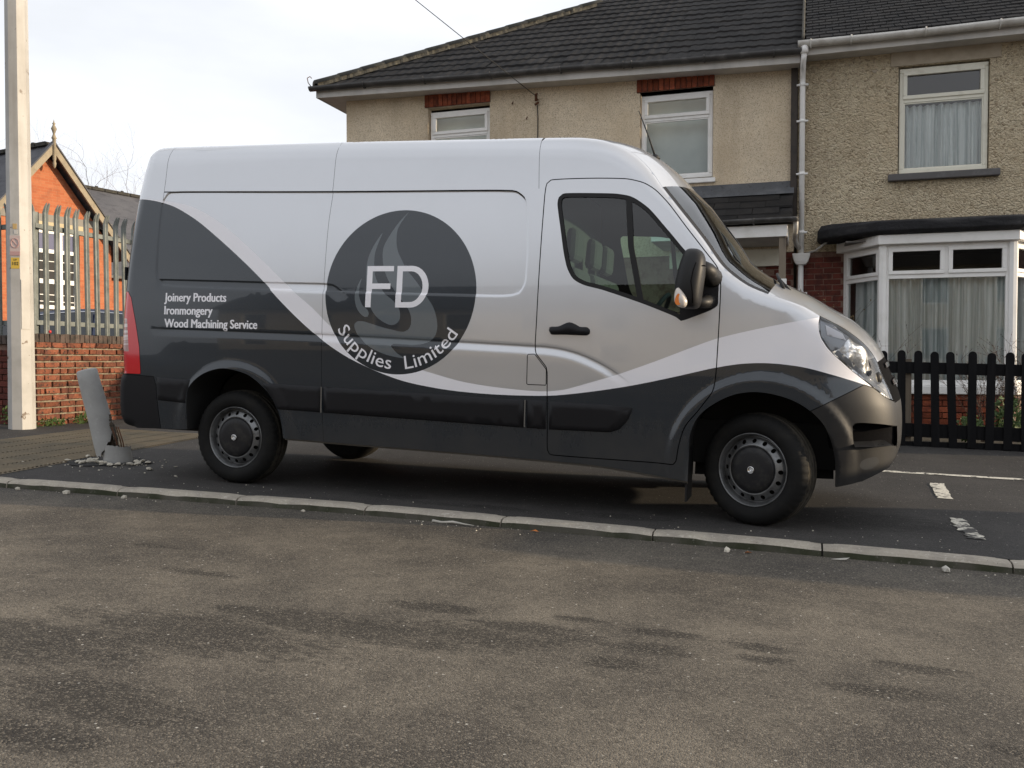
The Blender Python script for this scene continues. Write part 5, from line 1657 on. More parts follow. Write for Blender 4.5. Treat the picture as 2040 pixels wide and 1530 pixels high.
for p, q, k in faces:
    Ln = (Vector(q) - Vector(p)).length
    wd = MB()
    bar(wd, p, q, .60, 2.335, -.06, .0, 0, .075); bar(wd, p, q, .60, 2.335, -.06, .0, Ln - .075, Ln)
    bar(wd, p, q, 2.285, 2.333, -.058, -.002, .075, Ln - .075); bar(wd, p, q, .602, .665, -.058, -.002, .075, Ln - .075); bar(wd, p, q, 1.915, 1.975, -.058, -.002, .075, Ln - .075)
    if k == 2: bar(wd, p, q, 1.975, 2.285, -.058, -.004, Ln / 2 - .03, Ln / 2 + .03)
    w_ = wd.build('bay_window', M['upvc'], RH, bevel=.005)
    cuts = [(.075, Ln - .075)] if k == 1 else [(.075, Ln / 2 - .03), (Ln / 2 + .03, Ln - .075)]
    for a, b in cuts:
        sa = MB()
        for z0, z1, a0, b0 in ((1.968, 2.013, a - .008, b + .008), (2.248, 2.29, a - .008, b + .008), (2.013, 2.248, a - .008, a + .04), (2.013, 2.248, b - .04, b + .008)):
            bar(sa, p, q, z0, z1, -.03, .016, a0, b0)
        sa.build('opening_sash', M['upvc'], w_, bevel=.005)
        P = Vector(p); d = (Vector(q) - P).normalized(); nn = Vector((d.y, -d.x)) * -.02
        a1 = P + d * (a + .02) + nn; b1 = P + d * (b - .02) + nn
        mobj('pane', [(a1.x, a1.y, 2.0), (b1.x, b1.y, 2.0), (b1.x, b1.y, 2.26), (a1.x, a1.y, 2.26)], [(0, 1, 2, 3)], M['winglass'], w_)
    P = Vector(p); d = (Vector(q) - P).normalized(); nn = Vector((d.y, -d.x)) * -.03
    a1 = P + d * .07 + nn; b1 = P + d * (Ln - .07) + nn
    mobj('pane', [(a1.x, a1.y, .66), (b1.x, b1.y, .66), (b1.x, b1.y, 1.92), (a1.x, a1.y, 1.92)], [(0, 1, 2, 3)], M['winglass'], w_)
    # net curtain hanging behind the big pane
    cu = []
    nc = int(Ln / .012); r_ = np.random.default_rng(int(k * 7 + p[0] * 10)); ph = r_.uniform(0, 6, 6); fr = r_.uniform(.5, 1.6, 6) * 2 * pi / .11
    for j in range(9):
        t = j / 8
        for i in range(nc + 1):
            s_ = .04 + (Ln - .08) * i / nc
            dd = -.17 + sum(.055 * (.8 / (kk_ + 1)) * sin(fr[kk_] * s_ + ph[kk_] + .5 * t * (kk_ % 3 - 1)) for kk_ in range(6))
            w3 = P + d * (s_ + .012 * t * sin(ph[1] + 6 * s_)) + Vector((d.y, -d.x)) * dd
            cu.append((w3.x, w3.y, 1.935 - 1.28 * t))
    mobj('curtain', cu, [(j * (nc + 1) + i, j * (nc + 1) + nc + 1 + i, j * (nc + 1) + nc + 2 + i, j * (nc + 1) + i + 1) for j in range(8) for i in range(nc)], M['net'], w_, True)
MB().box(4.4, 7.0, FY + 1.2, FY + 1.25, .2, 2.5).box(4.5, 6.9, 6.62, FY + 1.2, 2.40, 2.42).build('room_wall', M['interior'], RH)
# corner posts proud of the frames
for x, y in (bx[1], bx[2]):
    MB().zprism([(x + .055 * cos(a), y + .01 + .055 * sin(a)) for a in np.linspace(0, 2 * pi, 8, endpoint=False)], .60, 2.335).build('bay_post', M['upvc'], RH)
bm2 = brick_mesh('brick', .215, .05, .065, M['brick_red'], 6)
brick_run(RH, bm2, 4.95, 6.35, -.10, .49, 6.50 - .012)

# porch of the left house
PO = MB()
PX0, PX1 = 2.05, 3.855
po_r = lambda y: 3.23 - .56 * (FY - y)
PO.add([(PX0, 6.22, po_r(6.22) - .02), (PX1, 6.22, po_r(6.22) - .02), (PX1, FY, po_r(FY) - .02), (PX0, FY, po_r(FY) - .02),
        (PX0, 6.22, po_r(6.22) - .07), (PX1, 6.22, po_r(6.22) - .07), (PX1, FY, po_r(FY) - .07), (PX0, FY, po_r(FY) - .07)],
       [(0, 1, 2, 3), (7, 6, 5, 4), (0, 4, 5, 1), (1, 5, 6, 2), (0, 3, 7, 4)])
porch = PO.build('porch_roof', M['tile'], LH)
v = []
ptm = bpy.data.meshes.new('porch_tile')
ptm.from_pydata([(-.164, 0, .03), (.164, 0, .03), (.164, .30, .30 * .56 + .008), (-.164, .30, .30 * .56 + .008), (-.164, 0, .002), (.164, 0, .002), (-.164, .3, .3 * .56 - .01), (.164, .3, .3 * .56 - .01)], [],
                [(0, 1, 2, 3), (4, 5, 1, 0), (4, 0, 3, 6), (5, 7, 2, 1)])
ptm.materials.append(M['tile']); ptm.update()
for r in range(4):
    y0 = 6.16 + r * .215
    x = PX1 - .17 - (r % 2) * .16
    while x > PX0 - .1:
        inst(ptm, 'porch_tile', (x + rng.normal(0, .003), y0, po_r(y0) - .012 + rng.normal(0, .002)), porch, rot=(rng.normal(0, .008), rng.normal(0, .008), 0))
        x -= .333
fl_ = MB()
n = 26; v = []
for i in range(n + 1):
    x = PX0 + (PX1 + .01 - PX0) * i / n
    for y, z in ((FY - .005, 3.335), (FY - .03, 3.325), (FY - .06, 3.245 + .006 * sin(i * .9)), (FY - .20, po_r(FY - .20) + .045 + .007 * sin(i * 1.3)), (FY - .21, po_r(FY - .21) + .02)):
        v.append((x, y, z))
mobj('flashing', v, [(i * 5 + j, i * 5 + 5 + j, i * 5 + 6 + j, i * 5 + 1 + j)[::-1] for i in range(n) for j in range(4)], M['lead'], porch, True)
MB().box(PX1 - .006, PX1 + .006, 6.14, FY - .2, 2.66, 2.68).build('verge', M['tile_p'], porch) if False else None
gutter(LH, 2.05, 3.93, lambda x: 2.672, 6.10, .055, M['gut_black'], [2.6, 3.4])
MB().box(2.1, 3.80, 6.165, 6.19, 2.455, 2.60).build('porch_fascia', M['upvc'], LH, bevel=.004)
MB().box(3.775, 3.80, 6.19, FY, 2.455, 2.60).build('porch_fascia', M['upvc'], LH)
MB().box(2.1, 3.775, 6.20, FY, 2.455, 2.47).build('porch_ceiling', M['fascia'], LH)
MB().box(3.70, 3.785, 6.20, 6.285, 1.93, 2.455).build('porch_post', M['wood'], LH, bevel=.004)
MB().box(3.69, 3.795, 6.19, 6.295, -.05, 1.93).build('porch_post_base', M['upvc'], LH, bevel=.004)
MB().box(2.2, 3.685, FY - .06, FY + .02, 2.19, 2.42).build('door_canopy_panel', M['upvc_cream'], LH, bevel=.006)
dr2 = MB(); frame_bars(dr2, 2.45, 3.46, .0, 2.14, FY - .02, FY + .06, .07)
dro = dr2.build('door_frame', M['upvc'], LH, bevel=.005)
MB().box(2.52, 3.39, FY + .01, FY + .04, .07, 2.07).build('door', M['dark'], dro)

# ================================================================== picket fence in front of the houses
PF = empty('picket_fence', (5.5, 5.0, -.01), 'low black picket fence with rounded tops in front of the bay window', 'fence')
poly = [(-.0405, 0)] + [(.0405, 0)] + [(.0405 * cos(a), .985 + .042 * sin(a)) for a in np.linspace(0, pi, 12)]
m = MB().prism(poly, -.011, .011)
pme = bpy.data.meshes.new('picket'); pme.from_pydata(m.v, [], m.f); pme.materials.append(M['picket']); pme.update()
for i in range(-12, 16):
    x = 5.022 + i * .1715
    inst(pme, 'picket', (x + rng.normal(0, .002), 4.985, pz(x, 5) + .005 + rng.normal(0, .004)), PF, rot=(rng.normal(0, .010), rng.normal(0, .012), rng.normal(0, .02)))
for z0, z1 in ((.775, .90), (.09, .235)):
    m = MB()
    xa, xb = 2.8, 7.7
    m.add([(x, y, pz(x, 5) * 1.0 + z + .01) for z in (z0, z1) for y in (5.0, 5.035) for x in (xa, xb)], [(0, 2, 3, 1), (4, 5, 7, 6), (0, 1, 5, 4), (2, 6, 7, 3), (0, 4, 6, 2), (1, 3, 7, 5)])
    m.build('rail', M['picket'], PF)
for x in (3.2, 5.085, 6.95):
    MB().box(x - .04, x + .04, 5.037, 5.115, pz(x, 5) - .02, pz(x, 5) + .94).build('fence_post', M['wood'], PF)
MB().box(2.8, 7.7, 5.0, 5.02, -.14, .03).build('gravel_board', M['picket'], PF)

# ================================================================== lamp column on the left
LPX, LPY = -4.52, 2.46
lpz = pz(LPX, LPY)
LP = empty('lamp_column', (LPX, LPY, lpz), 'tall octagonal pale steel street column with stickers at the left edge', 'lamp post')
def octo(m, zs):
    v = []
    for z, r in zs:
        for k in range(8):
            a = 2 * pi * (k + .5) / 8 - radians(20)
            v.append((LPX + r * cos(a), LPY + r * sin(a), lpz + z))
    f = [(i * 8 + k, i * 8 + (k + 1) % 8, i * 8 + 8 + (k + 1) % 8, i * 8 + 8 + k) for i in range(len(zs) - 1) for k in range(8)]
    f.append(tuple(range((len(zs) - 1) * 8, len(zs) * 8)))
    return m.add(v, f)
octo(MB(), [(-.1, .142), (0, .142), (2.6, .128), (5.2, .116), (9.0, .09)]).build('shaft', M['post'], LP)
nb = octo(MB(), [(0, .172), (.02, .172)])
# door and stickers sit on the faces that look towards the camera and the sun
def face_frame(k):
    a = 2 * pi * k / 8 - radians(20)
    n_ = Vector((cos(a), sin(a), 0)); t_ = Vector((-sin(a), cos(a), 0))
    return n_, t_
def apo(z): return np.interp(z, [0, 2.6, 5.2], [.142, .128, .116]) * cos(pi / 8)
cdir = Vector((4.04 - LPX, -5.52 - LPY, 0)).normalized()
fk = sorted(range(8), key=lambda k: -face_frame(k)[0].dot(cdir))
kc = fk[0]
kl = max(range(8), key=lambda k: face_frame(k)[0].dot(Vector((1, 0, 0))))
def on_face(k, z, s_, hw, hh, t, name, mat):
    n_, t_ = face_frame(k)
    c = Vector((LPX, LPY, lpz + z)) + n_ * (apo(z) + t) + t_ * s_
    tilt = Vector((0, 0, 1))
    return MB().obox(c, t_, n_, tilt, hw, t, hh).build(name, mat, LP)
on_face(kl, 1.42, .0, .045, .28, .004, 'access_door', M['post'])
on_face(kc, 2.30, .0, .022, .030, .0015, 'small_label', M['sticker_o'])
on_face(kc, 2.235, .01, .018, .022, .0015, 'worn_label', M['fascia'])
on_face(kc, 2.08, -.0, .055, .115, .0015, 'warning_sticker', M['sticker_p'])
on_face(kc, 1.995, -.0, .053, .022, .0035, 'sticker_band', M['sticker_r'])
n_, t_ = face_frame(kc)
c0 = Vector((LPX, LPY, lpz + 2.11)) + n_ * (apo(2.1) + .005)
rg = MB()
rg.tube([c0 + t_ * (.042 * cos(a)) + Vector((0, 0, .052 * sin(a))) for a in np.linspace(0, 2 * pi, 24)], .004, 5, False)
rg.tube([c0 + t_ * .03 + Vector((0, 0, -.036)), c0 - t_ * .03 + Vector((0, 0, .036))], .0035, 5)
rg.build('prohibition_ring', M['sticker_r'], LP)
on_face(kc, 1.885, .0, .045, .062, .0015, 'number_label', M['sticker_y'])
def text_mesh(txt, origin, ux, uz, h, mat, name, parent):
    cu = bpy.data.curves.new('t', 'FONT'); cu.body = txt; cu.align_x = 'CENTER'; cu.resolution_u = 3; cu.offset = .01
    o = bpy.data.objects.new('t', cu); COL.objects.link(o); bpy.context.view_layer.update()
    me = o.to_mesh()
    v = [origin + ux * (p.co.x * h) + uz * (p.co.y * h) for p in me.vertices]
    f = [tuple(p.vertices) for p in me.polygons]
    o.to_mesh_clear(); bpy.data.objects.remove(o); bpy.data.curves.remove(cu)
    return mobj(name, v, f, mat, parent)
rgt = t_ if t_.dot(Vector((.95, .31, 0))) > 0 else -t_
text_mesh('102', Vector((LPX, LPY, lpz + 1.862)) + n_ * (apo(1.87) + .0045), rgt, Vector((0, 0, 1)), .052, M['ink'], 'number_print', LP)
text_mesh('OP', Vector((LPX, LPY, lpz + 1.912)) + n_ * (apo(1.9) + .0045), rgt, Vector((0, 0, 1)), .03, M['ink'], 'number_print', LP)
arm = MB().tube([(LPX, LPY, lpz + 8.9), (LPX - .3, LPY - .5, lpz + 9.4), (LPX - .6, LPY - 1.3, lpz + 9.5)], .05, 8)
arm.build('bracket_arm', M['post'], LP, True)
MB().box(LPX - .75, LPX - .5, LPY - 1.9, LPY - 1.2, lpz + 9.42, lpz + 9.56).build('lantern', M['galv'], LP, bevel=.04)

# ================================================================== brick wall with palisade fence on top
WX = -4.65
BW = empty('brick_wall', (WX, 4.5, .12), 'low weathered red brick wall with dark coping behind the bollard', 'wall')
z0w, z1w = .05, 1.12
MB().box(WX - .225, WX - .012, 2.78, 9.0, z0w, z1w).build('wall_core', M['mortar'], BW)
bmo = brick_mesh('brick', .216, .05, .060, M['brick_old'], 8)
cnt = 0
r = 0; z = .105
while z + .06 < z1w:
    y = 2.78 - (0 if r % 2 == 0 else .115)
    while y < 6.2:
        a, b = max(y, 2.78), y + .222
        ln_ = b - a
        if ln_ > .05:
            if r % 3 == 2 and (int(y * 4) % 2 == 0):      # some headers
                for q in range(2):
                    o = inst(pick(bmo), 'brick', (WX + rng.uniform(-.006, .004), a + ln_ * (q + .5) / 2, z + .034), BW, rot=(rng.normal(0, .012), rng.normal(0, .012), pi / 2))
                    o.scale = (ln_ / 2 / .222 * .92, 1, 1)
            else:
                o = inst(pick(bmo), 'brick', (WX + rng.uniform(-.006, .005), (a + b) / 2, z + .034 + rng.normal(0, .0015)), BW, rot=(rng.normal(0, .01), rng.normal(0, .01), pi / 2))
                if ln_ < .21: o.scale = (ln_ / .222, 1, 1)
        y += .235
    z += .0795; r += 1
cop = brick_mesh('coping_brick', .068, .235, .108, M['brick_dk'], 5)
y = 2.80
while y < 6.4:
    inst(pick(cop), 'coping_brick', (WX - .115, y, 1.175 + rng.normal(0, .002)), BW, rot=(0, rng.normal(0, .01), pi / 2 + rng.normal(0, .015)))
    y += .0785
MB().box(WX - .22, WX - .012, 2.78, 9.0, 1.12, 1.165).build('coping_bed', M['mortar'], BW)
# return wall running left (in shade)
BW2 = empty('shaded_wall', (-6, 2.85, .14), 'dark brick wall in shade behind the lamp post at the left edge', 'wall')
MB().box(-12, WX - .23, 2.80, 3.0, .0, 1.10).build('wall_core', M['mortar_h'], BW2)
bmd = brick_mesh('brick', .215, .05, .065, M['brick_house'], 5)
brick_run(BW2, bmd, -6.6, WX - .235, .14, 1.09, 2.785)
x = -6.6
copd = brick_mesh('coping_brick', .068, .235, .108, M['brick_dk'], 4)
while x < WX - .26:
    inst(pick(copd), 'coping_brick', (x, 2.88, 1.155), BW2, rot=(0, 0, rng.normal(0, .015)))
    x += .0785

PAL = empty('palisade_fence', (WX - .1, 4.5, 1.23), 'galvanised steel palisade fence standing on the red brick wall', 'fence')
def pale_mesh():
    prof = [(-.035, .0), (-.026, -.016), (-.012, -.018), (.0, -.006), (.012, -.018), (.026, -.016), (.035, .0)]
    th = .004; H = 1.60
    tops = [H - .055, H - .015, H + .0, H - .05, H + .0, H - .015, H - .055]
    lean = .022
    n = len(prof); v = []
    for off in (0, th):
        for x, y in prof: v.append((x, y + off, 0))
        for (x, y) in prof: v.append((x, y + off, H - .12))
        for (x, y), t in zip(prof, tops): v.append((x * 1.05, y + off - lean * (1 if abs(x) > .005 else .3), t))
    f = []
    for o_, flip in ((0, False), (3 * n, True)):
        for j in range(2):
            for i in range(n - 1):
                q = (o_ + j * n + i, o_ + j * n + i + 1, o_ + (j + 1) * n + i + 1, o_ + (j + 1) * n + i)
                f.append(q[::-1] if flip else q)
    for j in range(2):
        f.append((j * n, (j + 1) * n, 3 * n + (j + 1) * n, 3 * n + j * n)); f.append((j * n + n - 1, 3 * n + j * n + n - 1, 3 * n + (j + 1) * n + n - 1, (j + 1) * n + n - 1))
    for i in range(n - 1): f.append((2 * n + i, 2 * n + i + 1, 5 * n + i + 1, 5 * n + i))
    me = bpy.data.meshes.new('pale'); me.from_pydata(v, [], f); me.materials.append(M['galv']); me.update()
    return me
pal = pale_mesh()
y = 3.03
while y < 7.0:
    inst(pal, 'pale', (WX - .08, y, 1.215), PAL, rot=(rng.normal(0, .008), rng.normal(0, .010), pi / 2 + rng.normal(0, .05)), scale=(1.18, 1.2, 1))
    y += .1655
for z in (1.36, 2.52):
    MB().box(WX - .14, WX - .085, 2.9, 7.0, z - .025, z + .03).build('rail', M['galv'], PAL)
for yy in (2.95, 5.6):
    MB().box(WX - .24, WX - .145, yy - .05, yy + .05, .1, 2.70).build('fence_post', M['galv'], PAL)
PAL2 = empty('palisade_fence', (-6, 2.86, 1.2), 'shaded galvanised palisade fence partly hidden behind the lamp post', 'fence')
x = WX - .10
i = 0
while x > -9:
    inst(pal, 'pale', (x, 2.86, 1.20), PAL2, rot=(0, 0, 0), scale=(1.15, 1.15, 1))
    x -= .09 if i < 4 else .1655
    i += 1
for z in (1.36, 2.52):
    MB().box(-9, WX - .06, 2.87, 2.92, z - .025, z + .03).build('rail', M['galv'], PAL2)

# ================================================================== broken bollard and debris
BBX, BBY = -1.58, .64
bz = pz(BBX, BBY)
BO = empty('broken_bollard', (BBX, BBY, bz), 'snapped grey concrete bollard leaning over beside its stub', 'bollard')
def cyl_jag(seg, rb, rt, zb, zt, jag_b=None, jag_t=None):
    v = []; f = []; N = 10
    for j in range(N + 1):
        t = j / N
        for k in range(seg):
            a = 2 * pi * k / seg
            lo = zb + (jag_b[k] if jag_b is not None else 0); hi = zt + (jag_t[k] if jag_t is not None else 0)
            r_ = rb + (rt - rb) * t + .0015 * sin(5 * a + 9 * t)
            v.append((r_ * cos(a), r_ * sin(a), lo + (hi - lo) * t))
    for j in range(N):
        for k in range(seg):
            f.append((j * seg + k, j * seg + (k + 1) % seg, (j + 1) * seg + (k + 1) % seg, (j + 1) * seg + k))
    return v, f
seg = 40
camang = math.atan2(-5.5 - BBY, 4.04 - BBX)
jag = [.05 * max(0, cos(2 * pi * k / seg - camang - .9)) + rng.uniform(-.018, .018) + (.12 * max(0, cos(2 * pi * k / seg - camang - 1.0)) ** 3) for k in range(seg)]
v, f = cyl_jag(seg, .098, .083, 0, .72, jag_b=jag)
# domed cap with a chamfer
n0 = len(v)
for r_, z in ((.074, .733), (.05, .737), (.0, .738)):
    for k in range(seg):
        a = 2 * pi * k / seg; v.append((r_ * cos(a), r_ * sin(a), z))
base = 10 * seg
for j, s0 in enumerate((base, n0, n0 + seg)):
    s1 = n0 + j * seg
    for k in range(seg): f.append((s0 + k, s0 + (k + 1) % seg, s1 + (k + 1) % seg, s1 + k))
tilt = Matrix.Translation((BBX - .028, BBY - .015, bz + .075)) @ Matrix.Rotation(radians(-14.5), 4, Vector((-.3, .95, 0))) 
v = [tilt @ Vector(p) for p in v]
up = mobj('leaning_shaft', v, f, M['bollard'], BO, True)
v2 = [tilt @ Vector(((.094 if k % 1 == 0 else 0) * cos(2 * pi * k / seg), .094 * sin(2 * pi * k / seg), jag[k] + .004)) for k in range(seg)] + [tilt @ Vector((0, 0, .10))]
mobj('broken_face', v2, [(k, seg, (k + 1) % seg) for k in range(seg)], M['bollard_in'], up)
jag2 = [.02 * cos(2 * pi * k / seg - camang + 1.2) + rng.uniform(-.012, .012) - (.05 if abs(((2 * pi * k / seg - camang + 1.15 + pi) % (2 * pi)) - pi) < .22 else 0) for k in range(seg)]
v, f = cyl_jag(seg, .118, .112, -.05, .135, jag_t=jag2)
sh = Matrix.Translation((BBX + .045, BBY + .01, bz)) @ Matrix.Rotation(radians(-5), 4, Vector((-.3, .95, 0)))
n0 = len(v)
v += [(.0, .0, .05)]
st_ = mobj('stub', [sh @ Vector(p) for p in v], f, M['bollard'], BO, True)
tv = [sh @ Vector((.111 * cos(2 * pi * k / seg), .111 * sin(2 * pi * k / seg), .134 + jag2[k])) for k in range(seg)] + [sh @ Vector((0, 0, .09))]
mobj('broken_face', tv, [(k, (k + 1) % seg, seg) for k in range(seg)], M['bollard_in'], st_)
rbm = MB()
for dx, dy in ((.05, -.03), (.02, .05), (.07, .02)):
    rbm.tube([(BBX + dx + .04, BBY + dy, bz + .05), (BBX + dx + .02, BBY + dy, bz + .17), (BBX + dx - .02, BBY + dy - .01, bz + .30)], .005, 6)
rbm.build('bent_rebar', M['rust'], BO, True)
# long scar on the camera-right flank where the concrete has spalled off
sc = MB()
ca = camang + 1.05
for k in range(11):
    z = .02 + k * .028
    wd = .035 * sin(pi * (k + 1) / 13) + rng.uniform(-.006, .006) + .008
    for q in range(3):
        a = ca + rng.uniform(-.12, .12)
        rr = .0955 - .005 * z
        c = tilt @ Vector((rr * cos(a), rr * sin(a), z + rng.uniform(-.01, .01)))
        nn = (tilt.to_3x3() @ Vector((cos(a), sin(a), 0)))
        tt = (tilt.to_3x3() @ Vector((-sin(a), cos(a), 0)))
        zz = (tilt.to_3x3() @ Vector((0, 0, 1)))
        sc.obox(c, tt, nn, zz, wd * rng.uniform(.3, .7), .004, rng.uniform(.006, .016))
sc.build('spalled_scar', M['bollard_in'], up)
# dark patch of disturbed tarmac round the foot
pp = [(BBX - .05 + (.36 + .05 * sin(3 * a) + .03 * sin(7 * a)) * cos(a) * 1.0, BBY - .02 + (.30 + .04 * cos(4 * a)) * sin(a)) for a in np.linspace(0, 2 * pi, 40, endpoint=False)]
mobj('tarmac_patch', [(x, y, pz(x, y) + .006) for x, y in pp], [tuple(range(40))], pm('broken_tarmac', (.018, .018, .018), .95, layers=[(40, (.03, .03, .03), .5, .7)], bump=(40, 1., .02)), kind='structure')
def rock(name, x, y, z, sx, sy, sz, mat, **kw):
    bm_ = bmesh.new()
    bmesh.ops.create_icosphere(bm_, subdivisions=1, radius=1)
    for v_ in bm_.verts:
        v_.co *= 1 + rng.uniform(-.28, .22)
        v_.co = Vector((v_.co.x * sx, v_.co.y * sy, max(v_.co.z, -.55) * sz))
    me = bpy.data.meshes.new(name); bm_.to_mesh(me); bm_.free(); me.materials.append(mat)
    o = bpy.data.objects.new(name, me); o.location = (x, y, z + sz * .5); o.rotation_euler = (rng.uniform(-.2, .2), rng.uniform(-.2, .2), rng.uniform(0, 6))
    return link(o, None, **kw)
for i in range(26):
    a = rng.uniform(pi * .95, pi * 2.25); rr = rng.uniform(.13, .30)
    x = BBX + .03 + rr * cos(a) * 1.2; y = BBY + rr * sin(a)
    s_ = rng.uniform(.012, .034)
    rock('concrete_fragment', x, y, pz(x, y) + .008, s_ * 1.25, s_, s_ * .45, M['stonechip'], label='pale concrete fragment broken off the bollard lying around its foot', cat='rubble', group='fragments round the bollard foot')
for i, (x, y, s_) in enumerate(((-1.98, .78, .030), (-1.93, .50, .022), (-1.74, .13, .014), (-.98, .38, .032), (-.90, .60, .014), (-2.15, .25, .014), (-.55, .16, .013))):
    rock('stray_fragment', x, y, pz(x, y) + .004, s_ * 1.4, s_ * .8, s_ * .45, M['stonechip'], label=['pale concrete chip on the ridged paving behind the bollard', 'pale concrete chip at the ridged paving edge left of the bollard', 'tiny concrete chip on the pavement between bollard and kerb', 'flat concrete chip on the tarmac midway from bollard to rear wheel', 'tiny concrete chip beside the flat chip nearest the rear wheel', 'tiny concrete chip on the ridged paving by the kerb', 'tiny concrete chip on the tarmac in front of the rear wheel'][i], cat='rubble', group='stray chips on the pavement')
cr_ = MB()
for i in range(230):
    if i < 120:
        x = rng.normal(BBX - .02, .24); y = rng.normal(BBY - .08, .18)
    else:
        x = rng.uniform(-2.3, 6); y = yk(x) - .14 - abs(rng.normal(0, .09))
    if i > 200: x = rng.uniform(-2, 6); y = rng.uniform(yk(x) + .03, .2)
    z = (pz(x, y) if y > yk(x) else rz_(x, y)) + .003
    s_ = rng.uniform(.002, .006) * (1.2 if i < 120 else .7)
    cr_.obox((x, y, z), Vector((cos(i), sin(i), 0)), Vector((-sin(i), cos(i), .1)).normalized(), Vector((0, 0, 1)), s_, s_ * .7, s_ * .6)
cr_.build('grit', M['stonechip'], kind='stuff', label='scattered crumbs of concrete and grit along the kerb', cat='grit')

# litter in the gutter
def gpos(x, d): y = yk(x) - .13 - d; return x, y, rz_(x, y)
for (x, d, s_, lab) in ((4.73, .10, .030, 'white stone lying in the gutter near the right edge'), (3.63, .09, .026, 'grey pebble in the gutter below the front wheel'), (-.88, .06, .03, 'grey lump of mortar in the gutter left of the rear wheel'), (-1.30, .05, .022, 'small stone in the gutter below the bollard'), (-.42, .05, .022, 'brownish clod in the gutter by the kerb joint'), (.93, .04, .014, 'tiny pale stone in the gutter under the van')):
    rock('gutter_stone', *gpos(x, d), s_ * 1.2, s_ * .8, s_ * .7, M['litter'] if 'white' in lab else M['stonechip'], label=lab, cat='stone')
x, y, z = gpos(2.50, .05)
MB().add([(x - .03, y, z + .004), (x, y - .014, z + .012), (x + .03, y, z + .006), (x, y + .016, z + .014), (x + .01, y, z + .018)], [(0, 1, 4), (1, 2, 4), (2, 3, 4), (3, 0, 4)]).build('dry_leaf', M['orange_leaf'], label='small orange dead leaf in the gutter', cat='leaf')
x, y, z = gpos(3.74, .10)
MB().add([(x - .02, y, z + .004), (x, y - .014, z + .014), (x + .025, y, z + .006), (x, y + .016, z + .01)], [(0, 1, 2, 3)]).build('dry_leaf', M['orange_leaf'], label='yellow leaf scrap beside the grey pebble', cat='leaf')
x, y, z = gpos(1.95, .03)
MB().tube([(x - .12, y + .01, z + .012), (x - .05, y - .01, z + .010), (x + .02, y + .0, z + .014), (x + .10, y - .015, z + .008), (x + .17, y - .03, z + .006)], [.010, .007, .009, .005, .002], 6).build('twisted_wrapper', M['litter'], None, True, label='twisted pale wrapper lying along the kerb', cat='litter')
x, y, z = gpos(4.22, .06)
MB().add([(x - .05, y + .005, z + .004), (x + .0, y - .008, z + .006), (x + .03, y - .02, z + .012), (x + .05, y + .0, z + .02), (x + .01, y + .012, z + .012)], [(0, 1, 4), (1, 2, 3, 4)]).build('paper_scrap', M['litter'], None, label='torn paper scrap in the gutter right of the front wheel', cat='litter')
bl = MB().lathe([(.0001, -.02), (.014, -.016), (.02, 0), (.014, .016), (.0001, .02)], (WX - .06, 3.06, 1.255), 12)
bl.build('red_ball', M['red_ball'], None, True, label='small red ball lying on the wall coping at the fence foot', cat='ball')

# ================================================================== plants
def leaves(m, c, n, rx, ry, rz__, s0, s1, r_):
    for i in range(n):
        d = r_.normal(0, 1, 3); d /= np.linalg.norm(d); rr = r_.uniform(.2, 1) ** .6
        p = Vector((c[0] + d[0] * rx * rr, c[1] + d[1] * ry * rr, c[2] + d[2] * rz__ * rr))
        a = Vector(r_.normal(0, 1, 3)).normalized(); b = a.orthogonal().normalized()
        s_ = r_.uniform(s0, s1)
        m.add([p - a * s_, p + b * s_ * .5, p + a * s_, p - b * s_ * .5], [(0, 1, 2, 3)])
def twig_bush(name, x, y, z, h, w, n, lf, mat_l, label, seed, ls=(.006, .013)):
    r_ = np.random.default_rng(seed)
    e_ = empty(name, (x, y, z), label, 'shrub')
    tw = MB(); lv_ = MB()
    for i in range(n):
        a = r_.uniform(0, 2 * pi); ln_ = h * r_.uniform(.6, 1.05)
        p = Vector((x + r_.normal(0, .03), y + r_.normal(0, .03), z)); d = Vector((cos(a) * w * .45, sin(a) * w * .3, 1)).normalized()
        pts = [p]
        for k in range(6):
            d = (d + Vector((r_.normal(0, .16), r_.normal(0, .12), .02))).normalized()
            p = p + d * (ln_ / 6); pts.append(p)
            if k > 1:
                for q in range(2):
                    e2 = (d + Vector((r_.normal(0, .9), r_.normal(0, .6), r_.normal(0, .4)))).normalized()
                    q1 = p + e2 * ln_ * .16
                    tw.tube([p, q1], [.002, .001], 3, False)
                    for _ in range(lf):
                        c = p + e2 * ln_ * r_.uniform(.03, .19)
                        t1 = Vector(r_.normal(0, 1, 3)).normalized(); t2 = t1.orthogonal().normalized(); s_ = r_.uniform(*ls)
                        lv_.add([c - t1 * s_, c + t2 * s_ * .6, c + t1 * s_, c - t2 * s_ * .6], [(0, 1, 2, 3)])
        tw.tube(pts, [.0045, .004, .0035, .003, .0025, .002, .001], 4, False)
    tw.build('twigs', M['bark'], e_)
    lv_.build('foliage', mat_l, e_)
gY = 5.55
twig_bush('twiggy_shrub', 5.95, gY, .0, 1.02, .55, 26, 3, M['leaf_dk'], 'bare brown twiggy shrub behind the picket fence below the bay', 11)
twig_bush('twiggy_shrub', 6.28, gY + .1, .0, 1.10, .50, 26, 3, M['leaf_dk'], 'taller twiggy shrub behind the fence at the right edge', 12)
twig_bush('twiggy_shrub', 4.78, gY + .6, .0, 1.32, .25, 5, 2, M['leaf_dk'], 'thin bare stems in front of the bay corner post', 13)
twig_bush('dry_climber', 4.32, 6.95, .0, 1.75, .38, 12, 1, M['straw'], 'dry straw coloured climber on the brick beside the bay', 14, (.004, .02))
r_ = np.random.default_rng(5)
